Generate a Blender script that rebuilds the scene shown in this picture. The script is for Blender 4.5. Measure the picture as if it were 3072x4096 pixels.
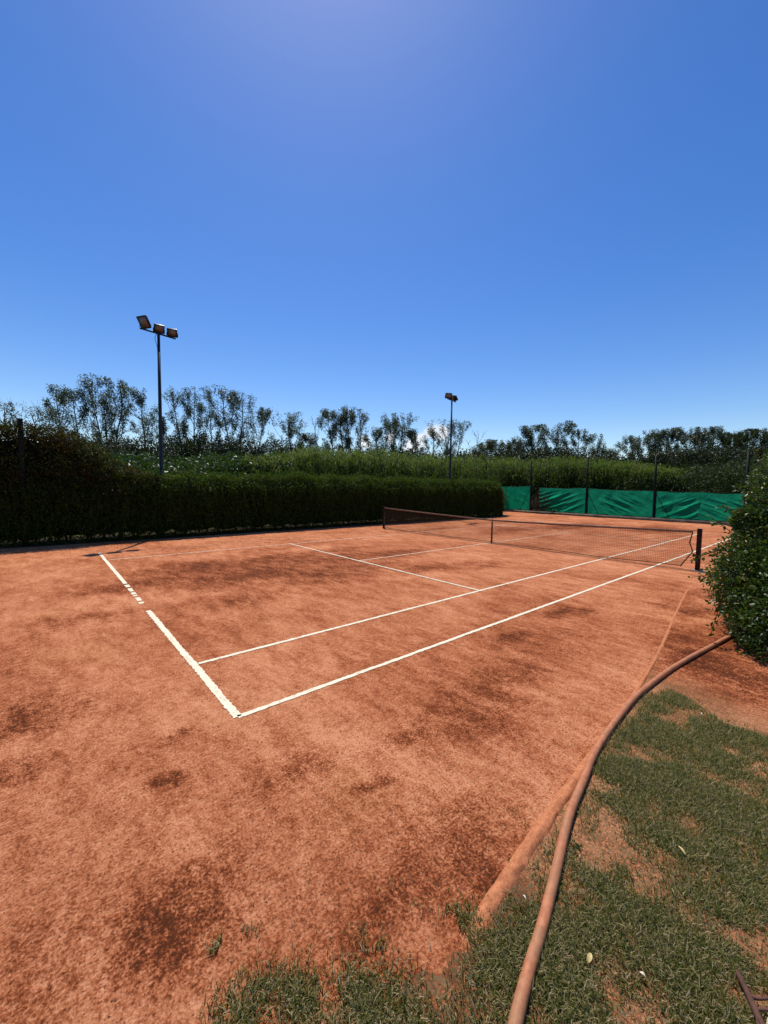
import bpy, bmesh, math, random
import numpy as np
from mathutils import Vector, Matrix, noise as mnoise

for o in list(bpy.data.objects): bpy.data.objects.remove(o)
sc = bpy.context.scene
COL = sc.collection
rad = math.radians

# ------------------------------------------------------------------ camera
CAM = np.array([-13.189, -9.003, 2.102])
RT = np.array([0.76014534, -0.64960292, 0.01396805])
UP = np.array([0.0301203, 0.05670391, 0.99793659])
FW = np.array([0.64905457, 0.75815613, -0.06266945])
FPX = 1609.2                                   # focal length in photo pixels (3072 x 4096)
cam = bpy.data.cameras.new('camera'); cam_o = bpy.data.objects.new('camera', cam); COL.objects.link(cam_o)
cam.sensor_fit = 'VERTICAL'; cam.sensor_height = 36.0; cam.sensor_width = 27.0
cam.lens = 36.0 * FPX / 4096; cam.clip_start = 0.05; cam.clip_end = 3000
cam_o.matrix_world = Matrix(((RT[0], UP[0], -FW[0], CAM[0]), (RT[1], UP[1], -FW[1], CAM[1]), (RT[2], UP[2], -FW[2], CAM[2]), (0, 0, 0, 1)))
sc.camera = cam_o
sc.render.resolution_x, sc.render.resolution_y = 768, 1024

# ------------------------------------------------------------------ sky, sun, exposure
SUN_AZ, SUN_EL = 60.0, 63.0                    # azimuth counted from +x
SD = np.array([math.cos(rad(SUN_AZ)) * math.cos(rad(SUN_EL)), math.sin(rad(SUN_AZ)) * math.cos(rad(SUN_EL)), math.sin(rad(SUN_EL))])
world = bpy.data.worlds.new('World'); sc.world = world; world.use_nodes = True
wn, wl = world.node_tree.nodes, world.node_tree.links
wn.clear()
w_out = wn.new('ShaderNodeOutputWorld'); w_bg = wn.new('ShaderNodeBackground'); sky = wn.new('ShaderNodeTexSky')
sky.sky_type = 'NISHITA'; sky.sun_disc = False
sky.sun_elevation = rad(SUN_EL); sky.sun_rotation = rad(90 - SUN_AZ)
sky.altitude = 0; sky.air_density = 1.0; sky.dust_density = 0.25; sky.ozone_density = 2.0
w_bg.inputs['Strength'].default_value = 0.135
wl.new(w_bg.outputs[0], w_out.inputs[0])

sun = bpy.data.lights.new('sun', 'SUN'); sun.energy = 5.0; sun.angle = rad(0.53); sun.color = (1.0, 0.94, 0.83)
sun_o = bpy.data.objects.new('sun', sun); COL.objects.link(sun_o)
sun_o.rotation_euler = Vector(-SD).to_track_quat('-Z', 'Y').to_euler(); sun_o.location = (0, 0, 40)

vs = sc.view_settings
vs.view_transform = 'Standard'; vs.look = 'None'; vs.exposure = 0.0; vs.gamma = 1.0; vs.use_curve_mapping = False

# ------------------------------------------------------------------ photo pixel -> place
def ray(px, py): return FW + RT * ((px - 1536) / FPX) + UP * ((2048 - py) / FPX)
def ground(px, py, z=0.0):
    d = ray(px, py); return CAM + d * ((z - CAM[2]) / d[2])
def at_v(px, py, v):
    d = ray(px, py); return CAM + d * ((v - CAM[1]) / d[1])
def at_u(px, py, x):
    d = ray(px, py); return CAM + d * ((x - CAM[0]) / d[0])
def at_depth(px, py, dist): return CAM + ray(px, py) * dist

# ------------------------------------------------------------------ node helpers
class NT:
    def __init__(s, tree): s.t = tree; s.n = tree.nodes; s.l = tree.links
    def val(s, sock, v):
        if isinstance(v, bpy.types.NodeSocket): s.l.new(v, sock)
        elif v is not None: sock.default_value = v
    def m(s, op, a, b=None, c=None, clamp=False):
        n = s.n.new('ShaderNodeMath'); n.operation = op; n.use_clamp = clamp
        s.val(n.inputs[0], a); s.val(n.inputs[1], b)
        if c is not None: s.val(n.inputs[2], c)
        return n.outputs[0]
    def vm(s, op, a, b=None):
        n = s.n.new('ShaderNodeVectorMath'); n.operation = op; s.val(n.inputs[0], a); s.val(n.inputs[1], b)
        return n.outputs['Value'] if op in ('LENGTH', 'DISTANCE', 'DOT_PRODUCT') else n.outputs[0]
    def noise(s, vec, scale, detail=4, rough=0.55, dist=0.0, color=False):
        n = s.n.new('ShaderNodeTexNoise'); s.val(n.inputs['Vector'], vec)
        n.inputs['Scale'].default_value = scale; n.inputs['Detail'].default_value = detail
        n.inputs['Roughness'].default_value = rough; n.inputs['Distortion'].default_value = dist
        return n.outputs['Color' if color else 'Fac']
    def ramp(s, fac, lo, hi, smooth=True):
        n = s.n.new('ShaderNodeMapRange'); n.interpolation_type = 'SMOOTHSTEP' if smooth else 'LINEAR'
        s.val(n.inputs[0], fac); n.inputs[1].default_value = lo; n.inputs[2].default_value = hi
        return n.outputs[0]
    def mix(s, fac, a, b, mode='MIX'):
        n = s.n.new('ShaderNodeMix'); n.data_type = 'RGBA'; n.blend_type = mode
        s.val(n.inputs['Factor'], fac)
        for k, v in ((6, a), (7, b)):
            if isinstance(v, tuple): v = (*v[:3], 1.0)
            s.val(n.inputs[k], v)
        return n.outputs[2]
    def colramp(s, fac, stops):
        n = s.n.new('ShaderNodeValToRGB'); cr = n.color_ramp
        while len(cr.elements) < len(stops): cr.elements.new(0.5)
        for e, (p, c) in zip(cr.elements, stops): e.position = p; e.color = (*c, 1.0)
        s.val(n.inputs[0], fac); return n.outputs[0]
    def bump(s, h, strength, dist):
        n = s.n.new('ShaderNodeBump'); n.inputs['Strength'].default_value = strength; n.inputs['Distance'].default_value = dist
        s.val(n.inputs['Height'], h); return n.outputs[0]

def new_mat(name):
    m = bpy.data.materials.new(name); m.use_nodes = True; nt = NT(m.node_tree)
    return m, nt, nt.n['Principled BSDF'], nt.n['Material Output']
def pos(nt): return nt.n.new('ShaderNodeNewGeometry').outputs['Position']
def objco(nt): return nt.n.new('ShaderNodeTexCoord').outputs['Object']

# clouds: a few small puffs low over the trees
W = NT(world.node_tree)
wdir = wn.new('ShaderNodeTexCoord').outputs['Generated']
wdn = W.vm('ADD', wdir, W.vm('SCALE', W.vm('SUBTRACT', W.noise(wdir, 45, 6, 0.6, color=True), (0.5, 0.5, 0.5)), None))
for n in wn:
    if n.type == 'VECT_MATH' and n.operation == 'SCALE': n.inputs['Scale'].default_value = 0.035
cl = None
for px, py, r in ((1735, 1728, .020), (1775, 1722, .016), (1690, 1745, .014), (1668, 1770, .022), (1560, 1755, .016), (1640, 1790, .02), (1770, 1745, .014), (1460, 1770, .014)):
    d = ray(px, py); d = d / np.linalg.norm(d)
    k = W.ramp(W.vm('DISTANCE', wdn, tuple(d)), r * 1.35, r * 0.45)
    cl = k if cl is None else W.m('MAXIMUM', cl, k)
hs = wn.new('ShaderNodeHueSaturation'); hs.inputs['Saturation'].default_value = 1.36; hs.inputs['Hue'].default_value = .512; wl.new(sky.outputs[0], hs.inputs['Color'])
wl.new(W.mix(W.m('MULTIPLY', cl, 0.9), hs.outputs[0], (6.8, 7.0, 7.3)), w_bg.inputs['Color'])

# ------------------------------------------------------------------ object helpers
def finish(o, parent=None, label=None, cat=None, group=None, kind=None):
    COL.objects.link(o)
    if parent is not None: o.parent = parent
    if label: o['label'] = label
    if cat: o['category'] = cat
    if group: o['group'] = group
    if kind: o['kind'] = kind
    return o
def empty(name, loc, label, cat, group=None, rz=0.0):
    o = bpy.data.objects.new(name, None); o.location = tuple(float(c) for c in loc); o.rotation_euler = (0, 0, rz); o.empty_display_size = 0.2
    return finish(o, None, label, cat, group)
def np_mesh(name, V, F, mat, smooth=False):
    """V (n,3), F (m,k) all faces with k corners"""
    V = np.ascontiguousarray(V, np.float32); F = np.ascontiguousarray(F, np.int32); k = F.shape[1]
    me = bpy.data.meshes.new(name)
    me.vertices.add(len(V)); me.vertices.foreach_set('co', V.ravel())
    me.loops.add(F.size); me.loops.foreach_set('vertex_index', F.ravel())
    me.polygons.add(len(F)); me.polygons.foreach_set('loop_start', np.arange(0, F.size, k, dtype=np.int32))
    try: me.polygons.foreach_set('loop_total', np.full(len(F), k, np.int32))
    except Exception: pass
    if smooth: me.polygons.foreach_set('use_smooth', np.ones(len(F), bool))
    me.update(calc_edges=True); me.validate()
    if mat: me.materials.append(mat)
    return me
def np_obj(name, V, F, mat, parent=None, smooth=False, **k):
    V = np.asarray(V, float)
    if parent is not None and k.pop('local', True): V = V - np.array(parent.location)
    else: k.pop('local', None)
    return finish(bpy.data.objects.new(name, np_mesh(name, V, F, mat, smooth)), parent, **k)

class MB:
    """collects boxes and tubes (all quads) in world coordinates"""
    def __init__(s): s.V = []; s.F = []; s.n = 0
    def add(s, V, F):
        V = np.asarray(V, float); F = np.asarray(F, int); s.V.append(V); s.F.append(F + s.n); s.n += len(V); return s
    def box(s, c, sx, sy, sz, R=None, taper=1.0):
        v = np.array([[x, y, z] for z in (-.5, .5) for x, y in ((-.5, -.5), (.5, -.5), (.5, .5), (-.5, .5))])
        v[4:, :2] *= taper
        v = v * (sx, sy, sz)
        if R is not None: v = v @ np.array(R).T
        return s.add(v + np.array(c), [(3, 2, 1, 0), (4, 5, 6, 7), (0, 1, 5, 4), (1, 2, 6, 5), (2, 3, 7, 6), (3, 0, 4, 7)])
    def tube(s, P, rr, sides=6):
        P = np.asarray(P, float); n = len(P)
        rr = np.full(n, rr) if np.isscalar(rr) else np.asarray(rr, float)
        T = np.gradient(P, axis=0); T /= np.linalg.norm(T, axis=1)[:, None] + 1e-9
        ref = np.array([0, 0, 1.0]) if abs(T[:, 2]).mean() < .8 else np.array([1.0, 0, 0])
        A = np.cross(T, ref); A /= np.linalg.norm(A, axis=1)[:, None] + 1e-9; B = np.cross(A, T)
        a = np.arange(sides) * 2 * math.pi / sides
        V = P[:, None, :] + rr[:, None, None] * (np.cos(a)[None, :, None] * A[:, None, :] + np.sin(a)[None, :, None] * B[:, None, :])
        F = []
        i = np.arange(n - 1)[:, None] * sides; j = np.arange(sides)[None, :]; j2 = (j + 1) % sides
        F = np.stack([i + j, i + j2, i + sides + j2, i + sides + j], -1).reshape(-1, 4)
        s.add(V.reshape(-1, 3), F)
        # end caps as degenerate-free fans of quads only for even side counts
        if sides % 2 == 0:
            for b in (0, (n - 1) * sides):
                for q in range(1, sides - 2, 2): s.F.append(np.array([[b, b + q, b + q + 1, b + q + 2]]) + s.n - n * sides)
        return s
    def obj(s, name, mat, parent=None, smooth=False, **k): return np_obj(name, np.concatenate(s.V), np.concatenate(s.F), mat, parent, smooth, **k)

def bevel(o, w, seg=2):
    m = o.modifiers.new('bevel', 'BEVEL'); m.width = w; m.segments = seg; m.limit_method = 'ANGLE'; return o

def rot_to(f, up=(0, 0, 1)):
    """columns x (side), y (forward), z (up)"""
    f = np.array(f, float); f /= np.linalg.norm(f); x = np.cross(f, up); x /= np.linalg.norm(x); z = np.cross(x, f)
    return np.stack([x, f, z], 1)

def leaf_quads(P, D, L, Wd, rng, droop=0.0):
    """diamond leaves: base point P, direction D, length L, width Wd"""
    n = len(P); D = D / (np.linalg.norm(D, axis=1)[:, None] + 1e-9)
    S = np.cross(D, rng.normal(size=(n, 3))); S /= np.linalg.norm(S, axis=1)[:, None] + 1e-9
    L = np.broadcast_to(L, (n,))[:, None]; Wd = np.broadcast_to(Wd, (n,))[:, None]
    mid = P + D * L * .45; tip = P + D * L; tip[:, 2] -= droop * L[:, 0]
    V = np.stack([P, mid + S * Wd / 2, tip, mid - S * Wd / 2], 1).reshape(-1, 3)
    return V, np.arange(4 * n).reshape(n, 4)

def unit(rng, n):
    v = rng.normal(size=(n, 3)); return v / np.linalg.norm(v, axis=1)[:, None]

# ------------------------------------------------------------------ materials
def plain(name, col, rough=0.6, metal=0.0, spec=0.5, var=0.0, scale=8.0, bump=0.0):
    m, nt, b, _ = new_mat(name)
    c = (*col, 1.0)
    if var:
        n = nt.noise(objco(nt), scale, 6, 0.65)
        c = nt.mix(nt.ramp(n, .3, .7), tuple(x * (1 - var) for x in col), tuple(min(1, x * (1 + var)) for x in col))
        if bump: nt.l.new(nt.bump(n, bump, .01), b.inputs['Normal'])
    nt.val(b.inputs['Base Color'], c); b.inputs['Roughness'].default_value = rough
    b.inputs['Metallic'].default_value = metal; b.inputs['Specular IOR Level'].default_value = spec
    return m

def leaf_mat(name, stops, trans=0.35, rough=0.45, spec=0.4, patch=None, patch_col=None):
    m, nt, b, out = new_mat(name)
    g = nt.n.new('ShaderNodeNewGeometry')
    col = nt.colramp(g.outputs['Random Per Island'], stops)
    if patch: col = nt.mix(nt.ramp(nt.noise(g.outputs['Position'], patch, 3), .5, .68), col, patch_col)
    nt.val(b.inputs['Base Color'], col); b.inputs['Roughness'].default_value = rough; b.inputs['Specular IOR Level'].default_value = spec
    t = nt.n.new('ShaderNodeBsdfTranslucent'); nt.val(t.inputs[0], nt.mix(1.0, col, (1.0, 1.15, .45), 'MULTIPLY'))
    mx = nt.n.new('ShaderNodeMixShader'); mx.inputs[0].default_value = trans
    nt.l.new(b.outputs[0], mx.inputs[1]); nt.l.new(t.outputs[0], mx.inputs[2]); nt.l.new(mx.outputs[0], out.inputs[0])
    return m

M = {}
M['hedge'] = leaf_mat('hedge_leaf', [(0, (.026, .048, .006)), (.6, (.052, .084, .011)), (.92, (.09, .115, .018)), (1, (.13, .115, .03))], .5, .55, .15)
M['creeper'] = leaf_mat('creeper_leaf', [(0, (.020, .032, .006)), (.55, (.042, .055, .012)), (.8, (.065, .055, .018)), (1, (.09, .06, .025))], .4, .55, .15, 1.1, (.06, .038, .014))
M['shrub'] = leaf_mat('shrub_leaf', [(0, (.028, .052, .008)), (.5, (.052, .092, .014)), (.9, (.085, .13, .024)), (1, (.15, .15, .035))], .35, .42, .35)
M['gloss'] = leaf_mat('glossy_leaf', [(0, (.018, .038, .007)), (.6, (.040, .075, .014)), (1, (.07, .11, .024))], .4, .42, .4)
M['cane'] = leaf_mat('cane_leaf', [(0, (.038, .066, .008)), (.55, (.072, .115, .013)), (.9, (.115, .15, .026)), (1, (.18, .155, .05))], .52, .6, .12)
M['bush'] = leaf_mat('bush_leaf', [(0, (.018, .03, .007)), (.6, (.036, .054, .013)), (1, (.065, .078, .022))], .35, .55, .2)
M['euc'] = leaf_mat('eucalyptus_leaf', [(0, (.034, .046, .022)), (.5, (.062, .08, .04)), (.9, (.10, .118, .065)), (1, (.16, .16, .10))], .36, .42, .5)
M['darkwood'] = leaf_mat('undergrowth_leaf', [(0, (.018, .026, .011)), (.7, (.035, .045, .018)), (1, (.06, .06, .03))], .3, .55, .3)
M['bark'] = plain('bark', (.10, .085, .065), .85, 0, .2, .5, 1.5)
M['greybark'] = plain('dead_bark', (.11, .095, .085), .85, 0, .2, .4, 1.5)
M['twig'] = plain('twig', (.055, .038, .024), .85, 0, .2, .4, 9)
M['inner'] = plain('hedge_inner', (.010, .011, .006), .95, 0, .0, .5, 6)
M['pole'] = plain('pole_paint', (.014, .018, .022), .55, 0, .3, .3, 4)
M['housing'] = plain('floodlight_housing', (.018, .02, .024), .4, .4, .5, .2, 12)
M['fencepost'] = plain('fence_post_paint', (.010, .012, .010), .7, 0, .15, .4, 6)
M['netpost'] = plain('net_post_paint', (.035, .014, .011), .7, 0, .15, .5, 9)
M['cord'] = plain('net_cord', (.075, .034, .022), .85, 0, .2, .3, 30)
M['band'] = plain('net_band', (.20, .115, .075), .85, 0, .2, .35, 14, .3)
M['strap'] = plain('net_strap', (.16, .07, .045), .85, 0, .2, .35, 20)
M['edgecord'] = plain('net_edge_cord', (.03, .018, .015), .8, 0, .2, .3, 20)
M['steel'] = plain('base_plate', (.28, .19, .14), .7, 0, .3, .3, 20)
M['kerb'] = plain('concrete_kerb', (.20, .155, .105), .9, 0, .2, .35, 3.5, .4)
M['paving'] = plain('paving_stone', (.46, .39, .29), .9, 0, .2, .12, 12, .3)
M['deadbranch'] = plain('dead_branch', (.10, .045, .030), .8, 0, .25, .35, 14, .5)
M['dryleaf'] = plain('dry_leaf', (.55, .42, .18), .7, 0, .3, .25, 40)
M['paleleaf'] = plain('pale_petal', (.62, .56, .42), .7, 0, .3, .2, 40)
M['cable'] = plain('black_cable', (.015, .015, .017), .6)

def glass_mat():
    m, nt, b, _ = new_mat('floodlight_glass')
    nt.val(b.inputs['Base Color'], nt.mix(nt.ramp(nt.noise(objco(nt), 9, 4), .35, .65), (.13, .095, .08), (.20, .15, .125)))
    b.inputs['Roughness'].default_value = .28; b.inputs['Coat Weight'].default_value = .4; b.inputs['Coat Roughness'].default_value = .08
    return m
M['glass'] = glass_mat()

def hose_mat():
    m, nt, b, _ = new_mat('hose_rubber')
    p = pos(nt); n = nt.noise(p, 26, 8, .72); n2 = nt.noise(p, 4, 3)
    c = nt.mix(nt.ramp(n, .38, .66), (.36, .122, .052), (.50, .19, .088))
    c = nt.mix(nt.m('MULTIPLY', nt.ramp(n2, .45, .7), .6), c, (.30, .16, .075))
    nt.val(b.inputs['Base Color'], c); b.inputs['Roughness'].default_value = .62; b.inputs['Specular IOR Level'].default_value = .35
    nt.l.new(nt.bump(nt.noise(p, 90, 4), .25, .004), b.inputs['Normal'])
    return m
M['hose'] = hose_mat()

def screen_mat():
    m, nt, b, out = new_mat('green_shade_cloth')
    p = pos(nt); n = nt.noise(p, 1.3, 4); w = nt.noise(p, 35, 3)
    c = nt.mix(nt.ramp(n, .3, .7), (.004, .20, .105), (.010, .28, .15))
    c = nt.mix(nt.m('MULTIPLY', w, .25), c, (.004, .13, .07))
    nt.val(b.inputs['Base Color'], c); b.inputs['Roughness'].default_value = .6; b.inputs['Specular IOR Level'].default_value = .2
    t = nt.n.new('ShaderNodeBsdfTranslucent'); nt.val(t.inputs[0], nt.mix(1.0, c, (1.6, 1.6, 1.6), 'MULTIPLY'))
    mx = nt.n.new('ShaderNodeMixShader'); mx.inputs[0].default_value = .55
    nt.l.new(b.outputs[0], mx.inputs[1]); nt.l.new(t.outputs[0], mx.inputs[2]); nt.l.new(mx.outputs[0], out.inputs[0])
    return m
M['screen'] = screen_mat()

def line_mat(name, keep):
    m, nt, b, out = new_mat(name)
    p = pos(nt); n = nt.noise(p, 14, 6, .7); n2 = nt.noise(p, 160, 3, .6)
    worn = nt.m('ADD', nt.m('MULTIPLY', n, .6), nt.m('MULTIPLY', n2, .4))
    c = nt.mix(nt.ramp(worn, keep - .04, keep + .07), (.74, .66, .49), (.50, .21, .105))
    nt.val(b.inputs['Base Color'], c); b.inputs['Roughness'].default_value = .85; b.inputs['Specular IOR Level'].default_value = .15
    return m
M['line'] = line_mat('court_line', .57)
M['line_dusty'] = line_mat('dusty_court_line', .50)
M['line_faint'] = line_mat('faint_court_line', .43)

# clay: pale dry dust over darker damp or bare clay, darker patches where they lie on this court
PATCH = []   # (x, y, rx, ry, weight)
for px, py, rx, ry, w in (
    (1020, 2290, 2.3, 1.5, 1.0), (800, 2270, 1.6, 1.2, .9), (1300, 2285, 2.2, 1.3, .9), (1180, 2225, 2.4, .9, .8), (600, 2330, 1.6, .8, .7),
    (1330, 2205, 1.6, .7, .7), (1600, 2215, 1.4, .8, .8), (1700, 2275, 1.2, .5, .7), (1950, 2262, 1.0, .35, .7), (1880, 2255, 1.3, .4, .6),
    (2300, 2105, 4.0, 1.2, .9), (2620, 2118, 3.0, 1.6, .9), (2050, 2120, 3.0, 1.2, .8), (1750, 2118, 2.0, .8, .6),
    (90, 2880, .55, .45, .95), (60, 3080, .35, .22, .6), (300, 2480, .9, .5, .6), (720, 2970, .25, .12, .7), (690, 3135, .22, .08, .8),
    (640, 3720, .45, .28, .9), (760, 3560, .28, .18, .7), (330, 3850, .3, .15, .5), (1180, 3060, .4, .2, .6), (1480, 3160, .12, .10, .9), (1600, 2940, .35, .22, .7),
    (2250, 2450, .55, .22, .8), (2060, 2560, .5, .2, .7), (2330, 2445, .4, .2, .6), (1900, 2830, 1.0, .55, .6), (2050, 2700, .7, .35, .6), (2760, 2440, .5, .4, .7),
    (2650, 2420, .6, .25, .5), (960, 2400, .9, .5, .6), (1850, 3350, .6, .35, .55), (2020, 3560, .25, .5, .9), (1750, 3500, .5, .3, .5), (1500, 3700, .5, .2, .5), (60, 3950, .5, .4, .45), (1150, 2255, 3.2, 1.9, .8), (2820, 2640, .7, .4, .8), (3000, 2720, .6, .5, .8)):
    g = ground(px, py); PATCH.append((g[0], g[1], rx, ry, w))
def clay_mat(name='clay', extra=0.0, thatch=0.0):
    m, nt, b, _ = new_mat(name)
    p = pos(nt)
    warp = nt.vm('SUBTRACT', nt.noise(p, 1.1, 5, .65, color=True), (.5, .5, .5))
    sc_ = nt.n.new('ShaderNodeVectorMath'); sc_.operation = 'SCALE'; nt.l.new(warp, sc_.inputs[0]); sc_.inputs['Scale'].default_value = .9
    q = nt.vm('ADD', p, sc_.outputs[0])
    stretch = nt.n.new('ShaderNodeMapping'); nt.l.new(p, stretch.inputs[0]); stretch.inputs['Rotation'].default_value = (0, 0, rad(38)); stretch.inputs['Scale'].default_value = (1, .42, 1)
    sp = stretch.outputs[0]
    big = nt.noise(p, .42, 6, .6, .4); med = nt.noise(sp, 4.0, 8, .75, .3); fine = nt.noise(p, 17, 7, .74, .2); grain = nt.noise(p, 62, 5, .72); speck = nt.noise(p, 190, 2, .5)
    mask = None
    for x, y, rx, ry, w in PATCH:
        d = nt.vm('SUBTRACT', q, (x, y, 0)); d = nt.vm('MULTIPLY', d, (1 / rx, 1 / ry, 0)); d = nt.vm('LENGTH', d)
        k = nt.m('MULTIPLY', nt.ramp(d, 1.3, .1), w)
        mask = k if mask is None else nt.m('MAXIMUM', mask, k)
    tex = nt.m('ADD', nt.m('MULTIPLY', nt.m('SUBTRACT', med, .5), 2.0), nt.m('MULTIPLY', nt.m('SUBTRACT', fine, .5), 1.9))
    tex = nt.m('ADD', tex, nt.m('MULTIPLY', nt.m('SUBTRACT', grain, .5), 3.0))
    dirt = nt.m('ADD', nt.m('MULTIPLY', mask, .50), nt.m('MULTIPLY', nt.m('SUBTRACT', big, .5), 1.1))
    dirt = nt.m('ADD', dirt, nt.m('MULTIPLY', tex, nt.m('ADD', .75, nt.m('MULTIPLY', mask, .5))))
    if extra: dirt = nt.m('ADD', dirt, nt.m('ADD', extra, nt.m('MULTIPLY', nt.m('SUBTRACT', nt.noise(p, 1.7, 5, .6), .5), 1.3)))
    d1 = nt.ramp(dirt, -.38, .70, False)
    c = nt.colramp(d1, [(0, (.66, .29, .150)), (.22, (.53, .205, .096)), (.42, (.42, .140, .060)), (.60, (.285, .079, .029)), (.80, (.175, .043, .015)), (1, (.085, .026, .011))])
    c = nt.mix(nt.m('MULTIPLY', nt.ramp(speck, .60, .72), .6), c, (.15, .06, .033))
    c = nt.mix(nt.m('MULTIPLY', nt.ramp(nt.noise(p, .9, 3), .55, .75), .3), c, nt.mix(1.0, c, (.86, .93, .72), 'MULTIPLY'))
    if thatch:
        near = nt.ramp(nt.m('ADD', nt.vm('DOT_PRODUCT', p, (1.0, -.35, 0)), nt.m('MULTIPLY', nt.m('SUBTRACT', big, .5), 2.5)), -4.7, -5.9)
        straw = nt.mix(nt.ramp(fine, .4, .62), (.10, .075, .035), (.30, .23, .12)); c = nt.mix(nt.m('MULTIPLY', nt.m('MULTIPLY', near, nt.ramp(grain, .36, .56)), thatch), c, straw)
    nt.val(b.inputs['Base Color'], c); b.inputs['Roughness'].default_value = .95; b.inputs['Specular IOR Level'].default_value = .04
    h = nt.m('ADD', nt.m('MULTIPLY', med, .5), nt.m('ADD', nt.m('MULTIPLY', fine, .6), nt.m('MULTIPLY', grain, .38)))
    nt.l.new(nt.bump(h, .9, .036), b.inputs['Normal'])
    return m
M['clay'] = clay_mat()
def ridge_mat():
    m, nt, b, _ = new_mat('packed_clay')
    p = pos(nt); n = nt.noise(p, 22, 8, .75); g = nt.noise(p, 120, 3)
    c = nt.mix(nt.ramp(n, .35, .7), (.55, .215, .098), (.33, .115, .05)); c = nt.mix(nt.m('MULTIPLY', nt.ramp(g, .56, .70), .6), c, (.22, .08, .036))
    nt.val(b.inputs['Base Color'], c); b.inputs['Roughness'].default_value = .95; b.inputs['Specular IOR Level'].default_value = .1
    nt.l.new(nt.bump(nt.m('ADD', n, nt.m('MULTIPLY', g, .3)), .5, .015), b.inputs['Normal']); return m
M['ridge'] = ridge_mat()
M['soil'] = clay_mat('lawn_soil', .16, .6)
def field_mat():
    m, nt, b, _ = new_mat('rough_grass_ground')
    p = pos(nt); n = nt.noise(p, .35, 6, .65); f = nt.noise(p, 9, 5, .7)
    c = nt.mix(nt.ramp(n, .35, .65), (.05, .075, .022), (.10, .10, .035)); c = nt.mix(nt.m('MULTIPLY', nt.ramp(f, .45, .7), .6), c, (.15, .12, .05))
    nt.val(b.inputs['Base Color'], c); b.inputs['Roughness'].default_value = .95; b.inputs['Specular IOR Level'].default_value = .1
    nt.l.new(nt.bump(f, .9, .08), b.inputs['Normal']); return m
M['field'] = field_mat()
M['grass'] = leaf_mat('grass_blade', [(0, (.07, .088, .016)), (.38, (.12, .135, .028)), (.56, (.18, .17, .050)), (.68, (.33, .255, .125)), (1, (.52, .42, .24))], .38, .6, .12)

# ================================================================== SETTING
def sheet(name, poly, z, mat, kind='structure', parent=None):
    bm = bmesh.new(); vs_ = [bm.verts.new((x, y, z)) for x, y in poly]; bm.faces.new(vs_); bmesh.ops.triangulate(bm, faces=bm.faces)
    me = bpy.data.meshes.new(name); bm.to_mesh(me); bm.free(); me.materials.append(mat)
    for f_ in me.polygons:
        if f_.normal.z < 0: f_.flip()
    return finish(bpy.data.objects.new(name, me), parent, kind=kind)
sheet('ground', [(-900, -900), (1200, -900), (1200, 1200), (-900, 1200)], -.03, M['field'])
rr_ = random.Random(4)
edge = [(-40, -9.6 + 0)] + [(-40 + i * .5, -14) for i in range(0)]
court_poly = [(-22, -9.2)] + [(x, -9.2) for x in np.arange(-21, 19.2, 2.0)] + [(19.35, -9.2), (19.35, 12.0)] + [(x, 9.5 + .35 * math.sin(x * 1.7)) for x in np.arange(15, -22, -.8)] + [(-22, 9.5)]
court = sheet('clay_court', court_poly, 0.0, M['clay'])

# lawn: outline read off the photo, then carried on out of view
GP = [(900, 4096), (930, 3990), (1010, 3930), (1200, 3890), (1500, 3860), (1680, 3960), (1800, 4040), (1890, 3960), (1930, 3820), (2060, 3720), (2200, 3560), (2250, 3390), (2330, 3190), (2420, 3000), (2500, 2900), (2590, 2800), (2720, 2760), (2900, 2850), (3060, 2960)]
gpoly = [tuple(ground(*q)[:2]) for q in GP]
gpoly = [(-14.6, -8.4), (-13.1, -7.95)] + gpoly + [(-8.3, -9.4), (-8.0, -11.5), (-14.6, -11.5)]
RIDGE = [(1850, 3800), (1990, 3580), (2090, 3425), (2210, 3250), (2330, 3078), (2450, 2905), (2560, 2745), (2640, 2600), (2705, 2450), (2750, 2360)]
rdg = np.array([ground(*q)[:2] for q in RIDGE])
def soil_edge(x):
    v = np.interp(x, np.concatenate([[-15.5, -13.2, -12.55, -12.15], rdg[:, 0], [-1.5, 6]]), np.concatenate([[-7.95, -7.8, -7.66, -7.84], rdg[:, 1] - .02, [-7.2, -7.6]]))
    k = 1.0 if x < rdg[0, 0] else .45
    return v + k * (.07 * mnoise.noise((x * 3, 1, 0)) + .05 * mnoise.noise((x * 9, 2, 0)) + .035 * mnoise.noise((x * 25, 3, 0)) + .02 * mnoise.noise((x * 70, 4, 0)))
soil_poly = [(-15.5, -7.6)] + [(x, soil_edge(x)) for x in np.arange(-15, 6, .012)] + [(6, -14), (-15.5, -14)]
sheet('hedge_shade_strip', [(-22, 8.2)] + [(x, 8.2 + .12 * mnoise.noise((x * .9, 0, 3)) + .06 * mnoise.noise((x * 5, 0, 3))) for x in np.arange(-21.5, 15, .1)] + [(15.2, 10.6), (-22, 10.6)], .004, plain('painted_hedge_shade', (.045, .03, .018), .95, 0, .1, .5, 5, .6))  # dark ground strip along the hedge, the hedge's shade painted into its colour
sheet('lawn', soil_poly, .004, M['soil'])

def in_poly(x, y, poly):
    ins = np.zeros(len(x), bool); n = len(poly)
    for i in range(n):
        x1, y1 = poly[i]; x2, y2 = poly[(i + 1) % n]
        c = ((y1 > y) != (y2 > y)) & (x < (x2 - x1) * (y - y1) / ((y2 - y1) + 1e-12) + x1); ins ^= c
    return ins
def vnoise(x, y, s, seed=0.0):
    return np.array([mnoise.noise((a * s + seed, b * s - seed, seed * .37)) for a, b in zip(x, y)])

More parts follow.
